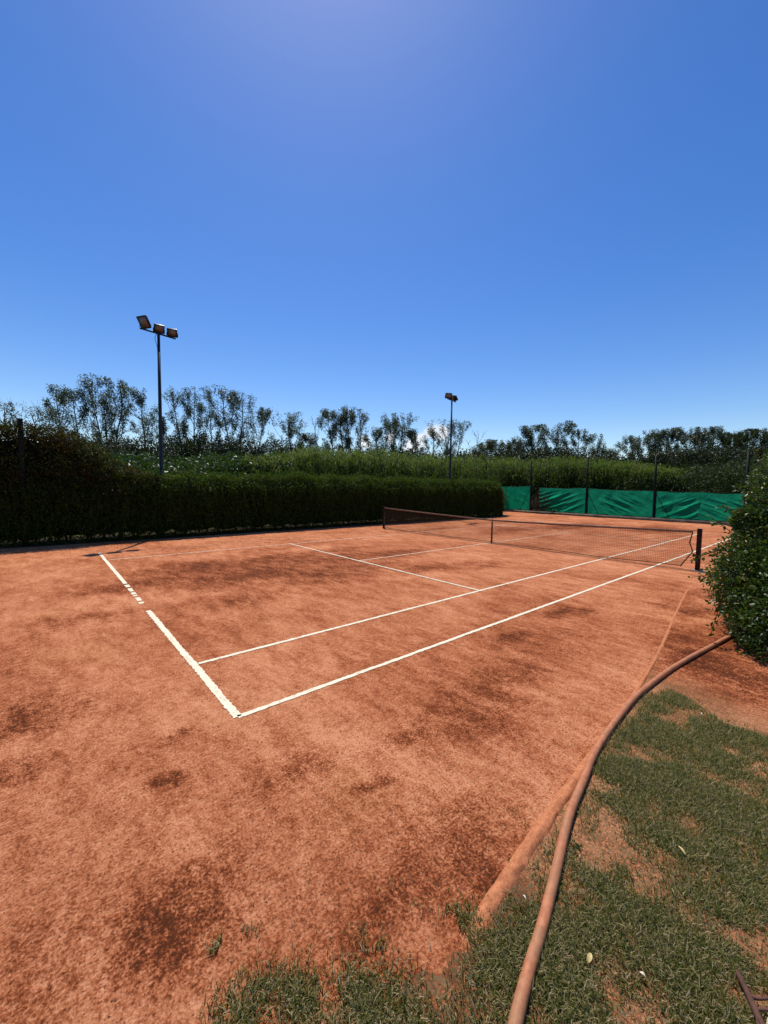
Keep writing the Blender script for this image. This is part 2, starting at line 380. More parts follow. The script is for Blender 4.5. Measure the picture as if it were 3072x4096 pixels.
# HOSE path (needed to keep grass off it)
HP = [(2040, 4260), (2062, 4096), (2110, 3900), (2170, 3700), (2225, 3480), (2275, 3270), (2330, 3130), (2385, 3000), (2455, 2895), (2530, 2800), (2600, 2738), (2690, 2672), (2780, 2620), (2870, 2572), (2955, 2528), (3030, 2500)]
hose_pts = np.array([ground(x, y, .026) for x, y in HP])
def catmull(P, k=10):
    P = np.asarray(P, float); Q = np.vstack([2 * P[0] - P[1], P, 2 * P[-1] - P[-2]]); out = []
    for i in range(1, len(Q) - 2):
        for t in np.arange(k) / k:
            a, b, c, d = Q[i - 1], Q[i], Q[i + 1], Q[i + 2]
            out.append(.5 * ((2 * b) + (c - a) * t + (2 * a - 5 * b + 4 * c - d) * t * t + (-a + 3 * b - 3 * c + d) * t ** 3))
    out.append(Q[-2]); return np.array(out)
hose_c = catmull(hose_pts, 12)

def build_grass():
    rng = np.random.default_rng(11)
    N = 1350000
    x = rng.uniform(-13.3, -6.4, N); y = rng.uniform(-9.9, -6.7, N)
    # only where it can be seen or throw a shadow into view
    d = np.stack([x, y, np.zeros(N)], 1) - CAM; zc = d @ FW; sx = (d @ RT) / np.maximum(zc, .01)
    keep = (zc > .85) & (sx < 1.03) & (sx > -1.0) & (rng.uniform(size=N) < np.clip(2.6 / np.maximum(zc, 1) , 0, 1) ** .7); keep &= in_poly(x, y, [(a_, b_ + .25) for a_, b_ in gpoly]) | (rng.uniform(size=N) < .06)
    x, y = x[keep], y[keep]
    jx = x + .06 * rng.normal(size=len(x)); jy = y + .05 * rng.normal(size=len(x))
    n1 = vnoise(x, y, 2.3, 3.1); n2 = vnoise(x, y, 7.0, 9.7)
    dens = in_poly(jx, jy, gpoly) * np.clip(.62 + 1.1 * n1 + .9 * n2, .10, 1.0)
    bare = ground(2390, 3340); dens *= 1 - .93 * np.exp(-(((x - bare[0]) / .26) ** 2 + ((y - bare[1]) / .13) ** 2) ** 2)
    dist = np.min(np.hypot(x[:, None] - hose_c[None, ::4, 0], y[:, None] - hose_c[None, ::4, 1]), 1)
    dens *= dist > .035
    # sparse weeds on the bare soil and the clay beside it
    strip = (y < -7.55) & (y > -9.2); dens = np.maximum(dens, ((y < -7.95) & (x < -9) & strip) * (n2 > .2) * .16)
    for tx, ty, tr in ((1570, 3540, .05), (1850, 3700, .09), (1010, 3680, .05), (860, 3770, .05), (1500, 3730, .07), (1680, 3640, .05), (1320, 3560, .04), (2060, 3260, .04), (1950, 3420, .05), (1240, 3530, .04), (2240, 2960, .05), (1780, 3560, .05)):
        g = ground(tx, ty); dens = np.maximum(dens, .55 * np.exp(-((x - g[0]) ** 2 + (y - g[1]) ** 2) / tr ** 2) * (n2 > -.25))
    ok = rng.uniform(size=len(x)) < dens
    x, y, n1 = x[ok], y[ok], n1[ok]; n = len(x)
    a = rng.uniform(0, 2 * math.pi, n); lean = rng.uniform(.35, 1.25, n); L = rng.uniform(.014, .042, n) * (1 + .35 * n1) * (1 + .8 * (rng.uniform(size=n) > .97)); w = rng.uniform(.0022, .0050, n)
    D = np.stack([np.cos(a), np.sin(a), np.zeros(n)], 1); S = np.stack([-np.sin(a), np.cos(a), np.zeros(n)], 1)
    B = np.stack([x, y, np.full(n, .002)], 1)
    mid = B + D * (L * .42 * np.sin(lean * .6))[:, None] + np.array([0, 0, 1]) * (L * .55 * np.cos(lean * .6))[:, None]
    tip = mid + D * (L * .55 * np.sin(lean * 1.2))[:, None] + np.array([0, 0, 1]) * (L * .5 * np.cos(lean * 1.2))[:, None]; tip[:, 2] = np.maximum(tip[:, 2], .004)
    W2 = (w / 2)[:, None]
    V = np.stack([B - S * W2, B + S * W2, mid + S * W2 * .9, mid - S * W2 * .9, tip + S * W2 * .15, tip - S * W2 * .15], 1).reshape(-1, 3)
    b = np.arange(n)[:, None] * 6
    F = np.concatenate([b + np.array([[0, 1, 2, 3]]), b + np.array([[3, 2, 4, 5]])])
    np_obj('grass', V, F, M['grass'], label='short patchy lawn grass beside the hose at lower right', cat='grass', kind='stuff')
build_grass()

# crumbs of clay and litter on the near court
def build_crumbs():
    rng = np.random.default_rng(5); V = []; F = []; n0 = 0
    N = 17000
    px = rng.uniform(-100, 2900, N); py = 2300 + 1900 * rng.uniform(size=N) ** .8
    keepw = np.exp(-(((px - 1750) / 700) ** 2 + ((py - 3300) / 500) ** 2)) + .16
    sel = rng.uniform(size=N) < keepw
    t = np.array([[0, 0, .7], [1, 0, 0], [-.5, .87, 0], [-.5, -.87, 0]]); fc = [(0, 1, 2), (0, 2, 3), (0, 3, 1)]
    for a, b in zip(px[sel], py[sel]):
        g = ground(a, b)
        if g[1] < -7.85: continue
        s = rng.uniform(.0025, .0085) * (1.6 if rng.uniform() > .95 else 1); an = rng.uniform(0, 6.28); c, s_ = math.cos(an), math.sin(an)
        q = t * s * rng.uniform(.6, 1.4, (4, 1)); q = q @ np.array([[c, s_, 0], [-s_, c, 0], [0, 0, 1]]); q[1:, 2] = -.001
        V.append(q + [g[0], g[1], .0005]); F += [[i + n0 for i in f_] for f_ in fc]; n0 += 4
    np_obj('clay_crumbs', np.concatenate(V), F, plain('clay_crumb', (.16, .06, .03), .95, 0, .1, .6, 60), label='loose crumbs of clay scattered on the near court', cat='crumbs', kind='stuff')
build_crumbs()

# half-buried clay-covered edging beside the court
def build_ridge():
    ctrl = catmull([ground(*q) for q in RIDGE], 14)
    s = np.concatenate([[0], np.cumsum(np.linalg.norm(np.diff(ctrl[:, :2], axis=0), axis=1))])
    T = np.gradient(ctrl, axis=0); T /= np.linalg.norm(T, axis=1)[:, None]; S = np.stack([-T[:, 1], T[:, 0], 0 * T[:, 0]], 1)
    prof = np.linspace(-1, 1, 11); V = []
    for i in range(len(ctrl)):
        h = .032 * min(1, s[i] / .25) * (1 - .75 * min(1, max(0, (s[i] - 2.2) / 3.5))) * (1 + .2 * mnoise.noise((s[i] * 4, 0, 0)))
        w = .046 - .024 * min(1, max(0, (s[i] - .8) / 3.0)) + .010 * mnoise.noise((s[i] * 5, 7, 0))
        for t in prof: V.append(ctrl[i] + S[i] * t * w + np.array([0, 0, -.003 + h * math.cos(t * math.pi / 2) ** .7 + h * .35 * mnoise.noise((s[i] * 14, t * 2.2, 2)) + .003 * mnoise.noise((s[i] * 45, t * 5, 2))]))
    m_ = len(prof); i = np.arange(len(ctrl) - 1)[:, None] * m_; j = np.arange(m_ - 1)[None]
    F = np.stack([i + j, i + j + 1, i + m_ + j + 1, i + m_ + j], -1).reshape(-1, 4)
    np_obj('court_edging', V, F, M['ridge'], smooth=True, kind='structure')
build_ridge()

# court lines: nailed-down tape, each one a piece of the court
HL, SV, DBL, SGL = 11.885, 6.40, 5.485, 4.115
def court_line(name, a, b, w, mat, seed, z=.005, rag=.006, gaps=()):
    rng = random.Random(seed); a = np.array(a, float); b = np.array(b, float); L = np.linalg.norm(b - a); t = (b - a) / L; s = np.array([-t[1], t[0]])
    n = max(2, int(L / .03)); V = []; F = []; prev = None
    for i in range(n + 1):
        d = L * i / n; fr = d / L
        if any(g0 < fr < g1 for g0, g1 in gaps): prev = None; continue
        wig = .006 * mnoise.noise((d * 1.3, seed, 0)); wl_, wr = w / 2 + rag * rng.uniform(-1, 1), w / 2 + rag * rng.uniform(-1, 1)
        c = a + t * d + s * wig; k = len(V)
        V += [(*(c - s * wl_), z), (*(c + s * wr), z)]
        if prev is not None: F.append((prev, k, k + 1, prev + 1))
        prev = k
    V = np.array(V)
    o = np_obj(name, V, np.array(F), mat, None); o.parent = court; o['kind'] = 'structure'
    for f_ in o.data.polygons:
        if f_.normal.z < 0: f_.flip()
    return o
WL = .055
def bfrac(px, py): return (ground(px, py)[1] + DBL) / (2 * DBL + .12)
g0, g1, g2 = bfrac(588, 2442), bfrac(566, 2416), bfrac(485, 2330)
gr = random.Random(12); BG = [(g0, g1)]; t_ = g1 + .012
while t_ < g2:
    BG.append((t_, t_ + gr.uniform(.003, .011))); t_ = BG[-1][1] + gr.uniform(.008, .035)
court_line('baseline', (-HL, -DBL), (-HL, DBL + .12), .075, M['line'], 1, rag=.008,
           gaps=BG)
court_line('doubles_sideline', (-HL, -DBL), (HL, -DBL), WL, M['line'], 2)
court_line('singles_sideline', (-HL + .05, -SGL), (HL, -SGL), WL, M['line'], 3)
court_line('singles_sideline', (-HL + .05, SGL), (HL, SGL), WL, M['line_dusty'], 4)
court_line('doubles_sideline', (-HL, DBL), (HL, DBL), WL * .8, M['line_faint'], 5)
court_line('service_line', (-SV, -SGL - .05), (-SV, SGL + .05), WL, M['line'], 6, z=.009)
court_line('service_line', (SV, -SGL), (SV, SGL), WL, M['line_dusty'], 7, z=.009)
court_line('centre_service_line', (-SV + .03, 0), (SV - .03, 0), WL, M['line_dusty'], 8)
court_line('baseline', (HL, -DBL), (HL, DBL), .07, M['line_dusty'], 9, z=.009)

# paving at the very edge of the lawn
pv = empty('paving', (-10.6, -9.35, 0), 'pale stone paving at the lower right edge of the lawn', 'paving'); del pv['label'], pv['category']; pv['kind'] = 'structure'
for i in range(7):
    c = np.array([-11.62 + .42 * i, -9.088 - .006 * (i % 2), .014]); bevel(MB().box(c, .40, .40, .04).obj('paving_slab', M['paving'], pv), .006)

# ================================================================== HOSE
hp = hose_c.copy()
for i in range(len(hp)): hp[i, 2] = .027 + .004 * mnoise.noise((i * .13, 1, 0))
MB().tube(hp, .027, 14).obj('hose', M['hose'], smooth=True, label='thick terracotta hose curving along the lawn edge into the shrub', cat='hose')

# ================================================================== NET
def net_top(v): 
    t = abs(v) / 6.35; return .905 + .155 * t ** 1.25
posts = []
for v, lab, w in ((-6.4, 'dark red-brown net post by the right shrub with round base plate', .10), (6.4, 'dark net post on the hedge side of the court', .09)):
    e = empty('net_post', (0, v, 0), lab, 'net post', 'net posts')
    h = 1.10
    bevel(MB().box((0, v, h / 2 - .02), w, w, h + .04).obj('shaft', M['netpost'], e), .012)
    bevel(MB().box((0, v, h + .008), w * 1.08, w * 1.08, .014).obj('cap', M['netpost'], e), .004)
    if v < 0:
        MB().tube([(0, v, .002), (0, v, .016)], .15, 20).obj('base_plate', M['steel'], e)
        MB().tube([(-.05, v, .96), (-.075, v, .96)], .03, 10).tube([(-.075, v, .96), (-.085, v - .03, .90), (-.085, v - .05, .84)], .008, 6).obj('winch', M['netpost'], e)
    MB().tube([(0, v - .06, .93), (0, v + .06, .93)], .012, 8).obj('eye_bolt', M['steel'], e)

net = empty('tennis_net', (0, 0, 0), 'long dusty brown tennis net stretched across the clay court', 'net')
def edge_v(z):    # near (right) edge of the net sags and swings
    zz = np.interp(z, [.05, .5, .72, 1.06], [-6.02, -6.28, -6.20, -6.26]); return zz
def net_bottom(v): return .035 + .03 * max(0, (-v - 4.5)) + .01 * math.sin(v * 2.1)
def belly(v, z): return .035 * math.sin(v * 1.1 + 1) * math.sin(math.pi * min(1, max(0, z))) * .8
cords = MB()
NV = 270; vs_list = np.linspace(-6.28, 6.34, NV)
for v0 in vs_list:
    P = []
    for t in np.linspace(0, 1, 6):
        z = net_bottom(v0) + (net_top(v0) - .02 - net_bottom(v0)) * t
        v = v0
        if v0 < -5.7: v = v0 + (edge_v(z) + 6.28) * ((-v0 - 5.7) / .58)
        P.append((belly(v, z), v, z))
    cords.tube(P, .0027, 3)
for k in range(21):
    t = k / 21; P = []
    for v0 in np.linspace(-6.28, 6.34, 90):
        z = net_bottom(v0) + (net_top(v0) - .02 - net_bottom(v0)) * t; v = v0
        if v0 < -5.7: v = v0 + (edge_v(z) + 6.28) * ((-v0 - 5.7) / .58)
        P.append((belly(v, z), v, z))
    cords.tube(P, .0027, 3)
cords.obj('netting', M['cord'], net)
bnd = MB(); vv = np.linspace(-6.26, 6.36, 80); hb = .058
V = []
for v in vv:
    z = net_top(v) + .006 * mnoise.noise((v * 2, 3, 0)); x = .004 * mnoise.noise((v * 3, 0, 0))
    V += [(x - .011, v, z - hb), (x - .009, v, z), (x + .009, v, z), (x + .011, v, z - hb)]
i = np.arange(len(vv) - 1)[:, None] * 4; j = np.arange(4)[None]; j2 = (j + 1) % 4
bnd.add(V, np.stack([i + j, i + j2, i + 4 + j2, i + 4 + j], -1).reshape(-1, 4)); bnd.obj('top_band', M['band'], net)
MB().tube([(belly(v, 0), v, net_bottom(v) + .004 * mnoise.noise((v * 6, 0, 4))) for v in np.linspace(-6.03, 6.34, 70)], .011, 6).obj('bottom_cord', M['edgecord'], net)
MB().tube([(0, edge_v(z), z) for z in (.06, .2, .35, .5, .6, .72, .85, 1.0)], .014, 6).obj('edge_cord', M['edgecord'], net)
MB().tube([(0, 6.34, .04), (0, 6.34, 1.0)], .012, 6).obj('edge_cord', M['edgecord'], net)
for s in (-1, 1): MB().tube([(0, s * 6.25, net_top(6.3) - .015), (0, s * 6.42, 1.065)], .006, 6).obj('cable', M['edgecord'], net)
MB().box((-.016, 0, .46), .006, .05, .93).box((.016, 0, .46), .006, .05, .93).obj('centre_strap', M['strap'], net)
MB().box((-.02, 0, .03), .03, .09, .05).obj('strap_anchor', M['strap'], net)

# ================================================================== LIGHT POLES
def floodlight(parent, c, facing, w, h, bar_z):
    R = rot_to(facing); c = np.array(c, float)
    L = lambda x, y, z: c + R @ np.array([x, y, z])
    e = MB()
    e.box(L(0, -.045, 0), w * .86, .05, h * .84, R)
    hs = MB().box(L(0, 0, 0), w, .06, h, R)
    fl = bevel(hs.obj('floodlight', M['housing'], parent), .012)
    def sub(mb, nm, mat): 
        o = mb.obj(nm, mat, None); o.data.transform(Matrix.Translation(-Vector(parent.location))); o.parent = fl; return o
    sub(e, 'heat_sink', M['housing'])
    fr = MB(); t = .03
    for sx, sz, bw, bh in ((0, h / 2 - t / 2, w, t), (0, -h / 2 + t / 2, w, t), (w / 2 - t / 2, 0, t, h - 2 * t), (-w / 2 + t / 2, 0, t, h - 2 * t)): fr.box(L(sx, .037, sz), bw, .016, bh, R)
    sub(fr, 'bezel', M['housing']); sub(MB().box(L(0, .033, 0), w - 2 * t, .004, h - 2 * t, R), 'glass', M['glass'])
    fins = MB()
    for k in range(7): fins.box(L((k - 3) * w * .12, -.085, 0), .008, .035, h * .74, R)
    sub(fins, 'fins', M['housing'])
    br = MB()
    foot = np.array([c[0], c[1], bar_z])
    for s in (-1, 1): br.tube([L(s * (w / 2 + .012), 0, 0), L(s * (w / 2 + .012), -.02, 0) * np.array([1, 1, 0]) + np.array([0, 0, bar_z + .02])], .011, 4)
    br.tube([L(-(w / 2 + .012), -.02, 0) * np.array([1, 1, 0]) + np.array([0, 0, bar_z + .025]), L(w / 2 + .012, -.02, 0) * np.array([1, 1, 0]) + np.array([0, 0, bar_z + .025])], .011, 4)
    sub(br, 'bracket', M['housing'])

def light_pole(base, top, bar_az, half, label, heads):
    e = empty('light_pole', base, label, 'light pole', 'light poles behind the hedge')
    x, y = base[:2]
    MB().tube([(x, y, -.2), (x, y, top * .55), (x, y, top)], [.075, .068, .05], 12).obj('pole', M['pole'], e, smooth=True)
    b = np.array([math.cos(rad(bar_az)), math.sin(rad(bar_az)), 0.0]); c = np.array([x, y, top + .02])
    bevel(MB().box(c, 2 * half, .06, .05, np.stack([b, np.array([-b[1], b[0], 0]), (0, 0, 1)], 1)).obj('crossbar', M['pole'], e), .006)
    MB().tube(catmull([c + (-.03, -.05, 0), c + (-.12, -.08, -.12), c + (-.14, -.08, -.3), c + (-.07, -.06, -.5), c + (-.055, -.05, -.9)], 6), .010, 6).obj('cable', M['cable'], e)
    for off, az, tilt, w, h in heads:
        hc = c + b * off; hc = hc + np.array([0, 0, .075 + h / 2 * math.cos(rad(tilt))])
        f_ = (math.cos(rad(az)) * math.cos(rad(tilt)), math.sin(rad(az)) * math.cos(rad(tilt)), -math.sin(rad(tilt)))
        floodlight(e, hc, f_, w, h, c[2] + .02)
light_pole((-9.47, 9.05, 0), 7.93, 13, .66, 'tall dark light pole with three floodlights at the left', ((-.52, -150, 32, .44, .46), (0.02, -92, 38, .37, .32), (.53, -108, 38, .37, .32)))
light_pole((8.22, 9.1, 0), 7.98, 13, .62, 'light pole with three floodlights rising beyond the net post', ((-.50, -115, 22, .46, .34), (0.0, -125, 32, .34, .30), (.5, -20, -30, .40, .36)))

# ================================================================== BACK FENCE
FU = 19.6
fence = empty('back_fence', (FU, 2.5, 0), 'dark post fence hung with green shade cloth behind the far baseline', 'fence')
PV = [9.5, 4.76, .14, -4.69, -9.4, 14.2]; 
for k, v in enumerate(PV):
    h = 4.55 - .015 * k; top = np.array([FU, v + (.06 if k == 0 else .02), h])
    MB().tube([(FU, v - .02, -.2), (FU, v, 2.2), top], [.085, .08, .075], 10).obj('post', M['fencepost'], fence, smooth=True)
    if k in (0, 1, 2, 3): 
        s = 1 if k == 0 else -1
        MB().tube([(FU - .06, v + s * .05, 2.0), (FU - .12, v + s * 1.0, .18)], .022, 6).obj('brace', M['fencepost'], fence)
MB().box((FU - .16, 2.4, .07), .36, 24.4, .26).obj('kerb', M['kerb'], fence)
bevel(fence.children[-1], .02)
for z in (4.2, 3.3): MB().tube([(FU - .05, v, z + .02 * math.sin(v * 2)) for v in np.linspace(14.2, -9.4, 60)], .004, 4).obj('wire', M['fencepost'], fence)
def screen_panel(v0, v1, zt0, zt1, seed, wr):
    nu, nv = 130, 40; V = []
    rng = random.Random(seed); sg = 1 if seed % 2 else -1; folds = [(sg * rng.uniform(.35, .8), rng.uniform(5, 11), rng.uniform(0, 6), rng.uniform(.15, .9), rng.uniform(.1, .35)) for _ in range(5)]
    for j in range(nv + 1):
        t = j / nv
        for i in range(nu + 1):
            s = i / nu; v = v0 + (v1 - v0) * s
            zt = zt0 + (zt1 - zt0) * s - .05 * math.sin(math.pi * s) ** 2 - .015 * abs(math.sin(s * 9 * math.pi)); zb = .22 + .03 * math.sin(s * 17 + seed)
            z = zb + (zt - zb) * t; x = 0
            for a, k, ph, c, wd in folds:
                d = (s - c); x += wr * 1.5 * math.exp(-(d / wd) ** 2) * ((1 - abs(math.sin(.5 * k * (d * abs(v1 - v0) * .6 + 1.6 * a * z + .25 * a * z * z) + ph))) ** 2 - .3) * math.sin(math.pi * min(1, t * 1.1) ** .8)
            x += .02 * mnoise.noise((v * 2.3, z * 1.7, seed)) + .008 * mnoise.noise((v * 8, z * 6, seed))
            V.append((FU + .12 + x, v, z))
    i = np.arange(nv)[:, None] * (nu + 1); j = np.arange(nu)[None]
    F = np.stack([i + j, i + j + 1, i + nu + 2 + j, i + nu + 1 + j], -1).reshape(-1, 4)
    return np_obj('shade_cloth', V, F, M['screen'], fence, smooth=True)
screen_panel(14.1, 9.62, 2.33, 2.33, 1, .02); screen_panel(8.75, 4.86, 2.22, 2.22, 2, .085); screen_panel(4.66, .24, 2.20, 2.06, 3, .045)
screen_panel(.04, -2.4, 2.06, 2.03, 4, .08); screen_panel(-2.42, -4.6, 2.03, 1.98, 5, .045); screen_panel(-4.78, -9.3, 1.97, 1.95, 6, .03)
MB().tube([(FU + .10, v, 2.25 - .013 * (14 - v) + .02 * math.sin(v * 1.9)) for v in np.linspace(14.1, -9.3, 90)], .012, 5).obj('top_rope', M['fencepost'], fence)

# dry vine tangle on the fence by the first post
def vine_tangle():
    rng = np.random.default_rng(31); e = empty('dry_vine', (FU - .15, 8.6, 0), 'dark dried vine tangled on the fence where the shade cloth parts', 'vine')
    mb = MB()
    for k in range(46):
        v = rng.uniform(7.6, 9.3); h = rng.uniform(.5, 2.3) * (1 - .35 * abs(v - 8.7)); P = []; a = rng.uniform(-.4, .4)
        for t in np.linspace(0, 1, 7): P.append((FU - .12 + .18 * rng.normal() * .5, v + a * t + .06 * rng.normal(), .05 + h * t))
        mb.tube(P, np.linspace(.018, .006, 7), 4)
    mb.obj('stem', M['twig'], e)
    n = 1500; P = np.stack([FU - .15 + .14 * rng.normal(size=n), rng.normal(8.6, .42, n), np.abs(rng.normal(0, .85, n)) % 2.3], 1)
    V, F = leaf_quads(P, unit(rng, n), rng.uniform(.06, .13, n), .05, rng); np_obj('foliage', V, F, leaf_mat('dry_vine_leaf', [(0, (.02, .016, .01)), (.7, (.045, .032, .02)), (1, (.09, .05, .04))], .2), e, kind='stuff')
    n = 700; P = np.stack([FU - .25 + .12 * rng.normal(size=n), rng.normal(7.2, .28, n), np.abs(rng.normal(0, .25, n))], 1)
    e2 = empty('low_weed', (FU - .25, 7.2, 0), 'low dark weed at the foot of the green shade cloth', 'weed')
    V, F = leaf_quads(P, unit(rng, n), rng.uniform(.05, .11, n), .04, rng); np_obj('foliage', V, F, M['bush'], e2, kind='stuff')
vine_tangle()

# ================================================================== HEDGE
def hedge_profile(u):
    """front v, back v, top z along the hedge"""
    n = mnoise.noise((u * .35, 1.5, 0)); n2 = mnoise.noise((u * 1.3, 4.5, 0))
    return 8.38 + .18 * n + .10 * n2, 10.1 + .2 * n, 2.42 + .15 * n2 + .10 * n + .004 * u
def lump(u, z, s): return mnoise.noise((u * 1.6, z * 1.1, s)) * .16 + mnoise.noise((u * 4.5, z * 3.0, s + 5)) * .06
U0, U1 = -16.5, 14.35
def build_hedge():
    rng = np.random.default_rng(21)
    e = empty('hedge', (0, 9.3, 0), 'long dark clipped hedge along the far side of the court', 'hedge')
    # solid dark core added so light does not pass through the foliage
    us = np.arange(U0 + .25, U1 - .2, .22); prof = []
    V = []
    for u in us:
        f_, b_, t_ = hedge_profile(u); zb = .08 + .17 * mnoise.noise((u * 1.9, 8, 1)) + .10 * mnoise.noise((u * 6, 3, 1)); endk = min(1, (U1 - u) / 1.1) ** .5
        f_, b_ = 9.3 - (9.3 - f_) * endk, 9.3 + (b_ - 9.3) * endk; t_ = t_ * (.82 + .18 * endk)
        ring = [(f_ + .42, zb + .12), (f_ + .30, zb + .6), (f_ + .22, 1.2), (f_ + .25, t_ - .55), (f_ + .5, t_ - .26), (9.3, t_ - .2), (b_ - .4, t_ - .3), (b_ - .22, 1.3), (b_ - .3, zb + .5), (b_ - .5, zb + .14)]
        V += [(u + .03 * rng.normal(), v + lump(u, z, 2) * .8, z + .03 * rng.normal()) for v, z in ring]
    m_ = 10; i = np.arange(len(us) - 1)[:, None] * m_; j = np.arange(m_)[None]; j2 = (j + 1) % m_
    F = np.stack([i + j, i + j2, i + m_ + j2, i + m_ + j], -1).reshape(-1, 4)
    F = np.concatenate([F, [[b, b + k, b + k + 1, b + k + 2] for b in (0, (len(us) - 1) * m_) for k in (1, 3, 5, 7)]])
    np_obj('opaque_core', V, F, M['inner'], e)
    mb = MB()
    for u in np.arange(U0 + .3, U1 - .4, .55):
        u = u + rng.uniform(-.2, .2); P = [(u + rng.normal() * .05, 9.2 + rng.uniform(-.35, .3), z) for z in (-.05, .35, .8)]; mb.tube(P, [.05, .04, .03], 6)
    mb.obj('stems', M['twig'], e, kind='stuff')
    # leaves: front skin with hanging trails, top skin
    N = 150000; P = []; D = []; Lh = []
    u = rng.uniform(U0, U1, N); q = rng.uniform(size=N)
    hv = np.array([hedge_profile(a) for a in np.linspace(U0, U1, 800)]); ui = ((u - U0) / (U1 - U0) * 799).astype(int)
    f_, b_, t_ = hv[ui, 0], hv[ui, 1], hv[ui, 2]
    endk = np.clip((U1 - u) / 1.1, 0, 1) ** .5; f_ = 9.3 - (9.3 - f_) * endk; b_ = 9.3 + (b_ - 9.3) * endk; t_ = t_ * (.82 + .18 * endk)
    front = q < .60; top = (q >= .60) & (q < .93); back = q >= .93
    z = np.zeros(N); v = np.zeros(N)
    zz = rng.uniform(0, 1, N); bot = -.02 + .17 * np.array([mnoise.noise((a * 2.3, 3, 9)) for a in u]) + .12 * rng.uniform(size=N)
    z = np.where(front | back, bot + (t_ - bot) * zz, t_)
    lm = np.array([lump(a, b, 2) for a, b in zip(u, z)])
    rnd = .42 * np.clip((z - (t_ - .45)) / .45, 0, 1) ** 2
    v = np.where(front, f_ + rnd + lm + .16 * np.abs(rng.normal(size=N)) - .05, np.where(back, b_ - rnd - .1 * np.abs(rng.normal(size=N)), f_ + .2 + (b_ - f_ - .4) * rng.uniform(size=N)))
    z = np.where(top, t_ - .02 + .10 * rng.normal(size=N) + .12 * lm / .16, z)
    P = np.stack([u, v, z], 1); D = unit(rng, N); D[front, 1] -= .6; D[front, 2] -= .7; D[top, 2] += .7
    V, F = leaf_quads(P, D, rng.uniform(.06, .125, N), rng.uniform(.028, .05, N), rng, .1)
    # end face
    n = 5000; a = rng.uniform(size=n); P = np.stack([U1 - .15 + .15 * rng.normal(size=n) - .25 * (a > .85), 9.3 + rng.uniform(-.5, .55, n), .15 + 1.95 * a], 1)
    V2, F2 = leaf_quads(P, unit(rng, n) + [.4, -.2, -.4], rng.uniform(.06, .12, n), .04, rng)
    # loose sprigs standing above and hanging in front
    sp = []; sd = []
    for k in range(1700):
        a = rng.uniform(U0, U1 - .5); fr, bk, tp = hedge_profile(a)
        if rng.uniform() < .55:
            base = np.array([a, rng.uniform(fr + .2, bk - .2), tp - .02]); dr = np.array([rng.normal() * .35, rng.normal() * .35, 1]); ln = rng.uniform(.12, .48); dn = .9
        else:
            base = np.array([a, fr - .05, rng.uniform(.7, tp - .2)]); dr = np.array([rng.normal() * .2, -.25, -1]); ln = rng.uniform(.3, .8); dn = .25
        m = int(ln / .025); t = np.linspace(0, ln, m)[:, None]; pts = base + dr * t; pts[:, 2] -= dn * (t[:, 0] ** 2) * .6
        sp.append(pts + rng.normal(size=(m, 3)) * .02); sd.append(np.tile(dr, (m, 1)) + rng.normal(size=(m, 3)) * .9)
    sp = np.concatenate(sp); sd = np.concatenate(sd); V3, F3 = leaf_quads(sp, sd, rng.uniform(.06, .11, len(sp)), .03, rng)
    VV = np.concatenate([V, V2, V3]); FF = np.concatenate([F, F2 + len(V), F3 + len(V) + len(V2)])
    np_obj('foliage', VV, FF, M['hedge'], e, kind='stuff')
build_hedge()

def clump_leaves(rng, C, Rv, n, L, Wd, shell=.55, up=0.0, droop=0.0):
    """leaves in an ellipsoid, denser towards its skin"""
    d = unit(rng, n); rr = shell + (1 - shell) * rng.uniform(size=n) ** .7
    rr = rr * (1 + .12 * rng.normal(size=n)); P = np.array(C) + d * np.array(Rv) * rr[:, None]
    D = d * .8 + unit(rng, n) + np.array([0, 0, up])
    return leaf_quads(P, D, rng.uniform(.7, 1.3, n) * L, rng.uniform(.7, 1.3, n) * Wd, rng, droop)
class LB:
    def __init__(s): s.V = []; s.F = []; s.n = 0
    def add(s, vf): V, F = vf; s.V.append(V); s.F.append(F + s.n); s.n += len(V)
    def obj(s, name, mat, parent, **k): return np_obj(name, np.concatenate(s.V), np.concatenate(s.F), mat, parent, **k)

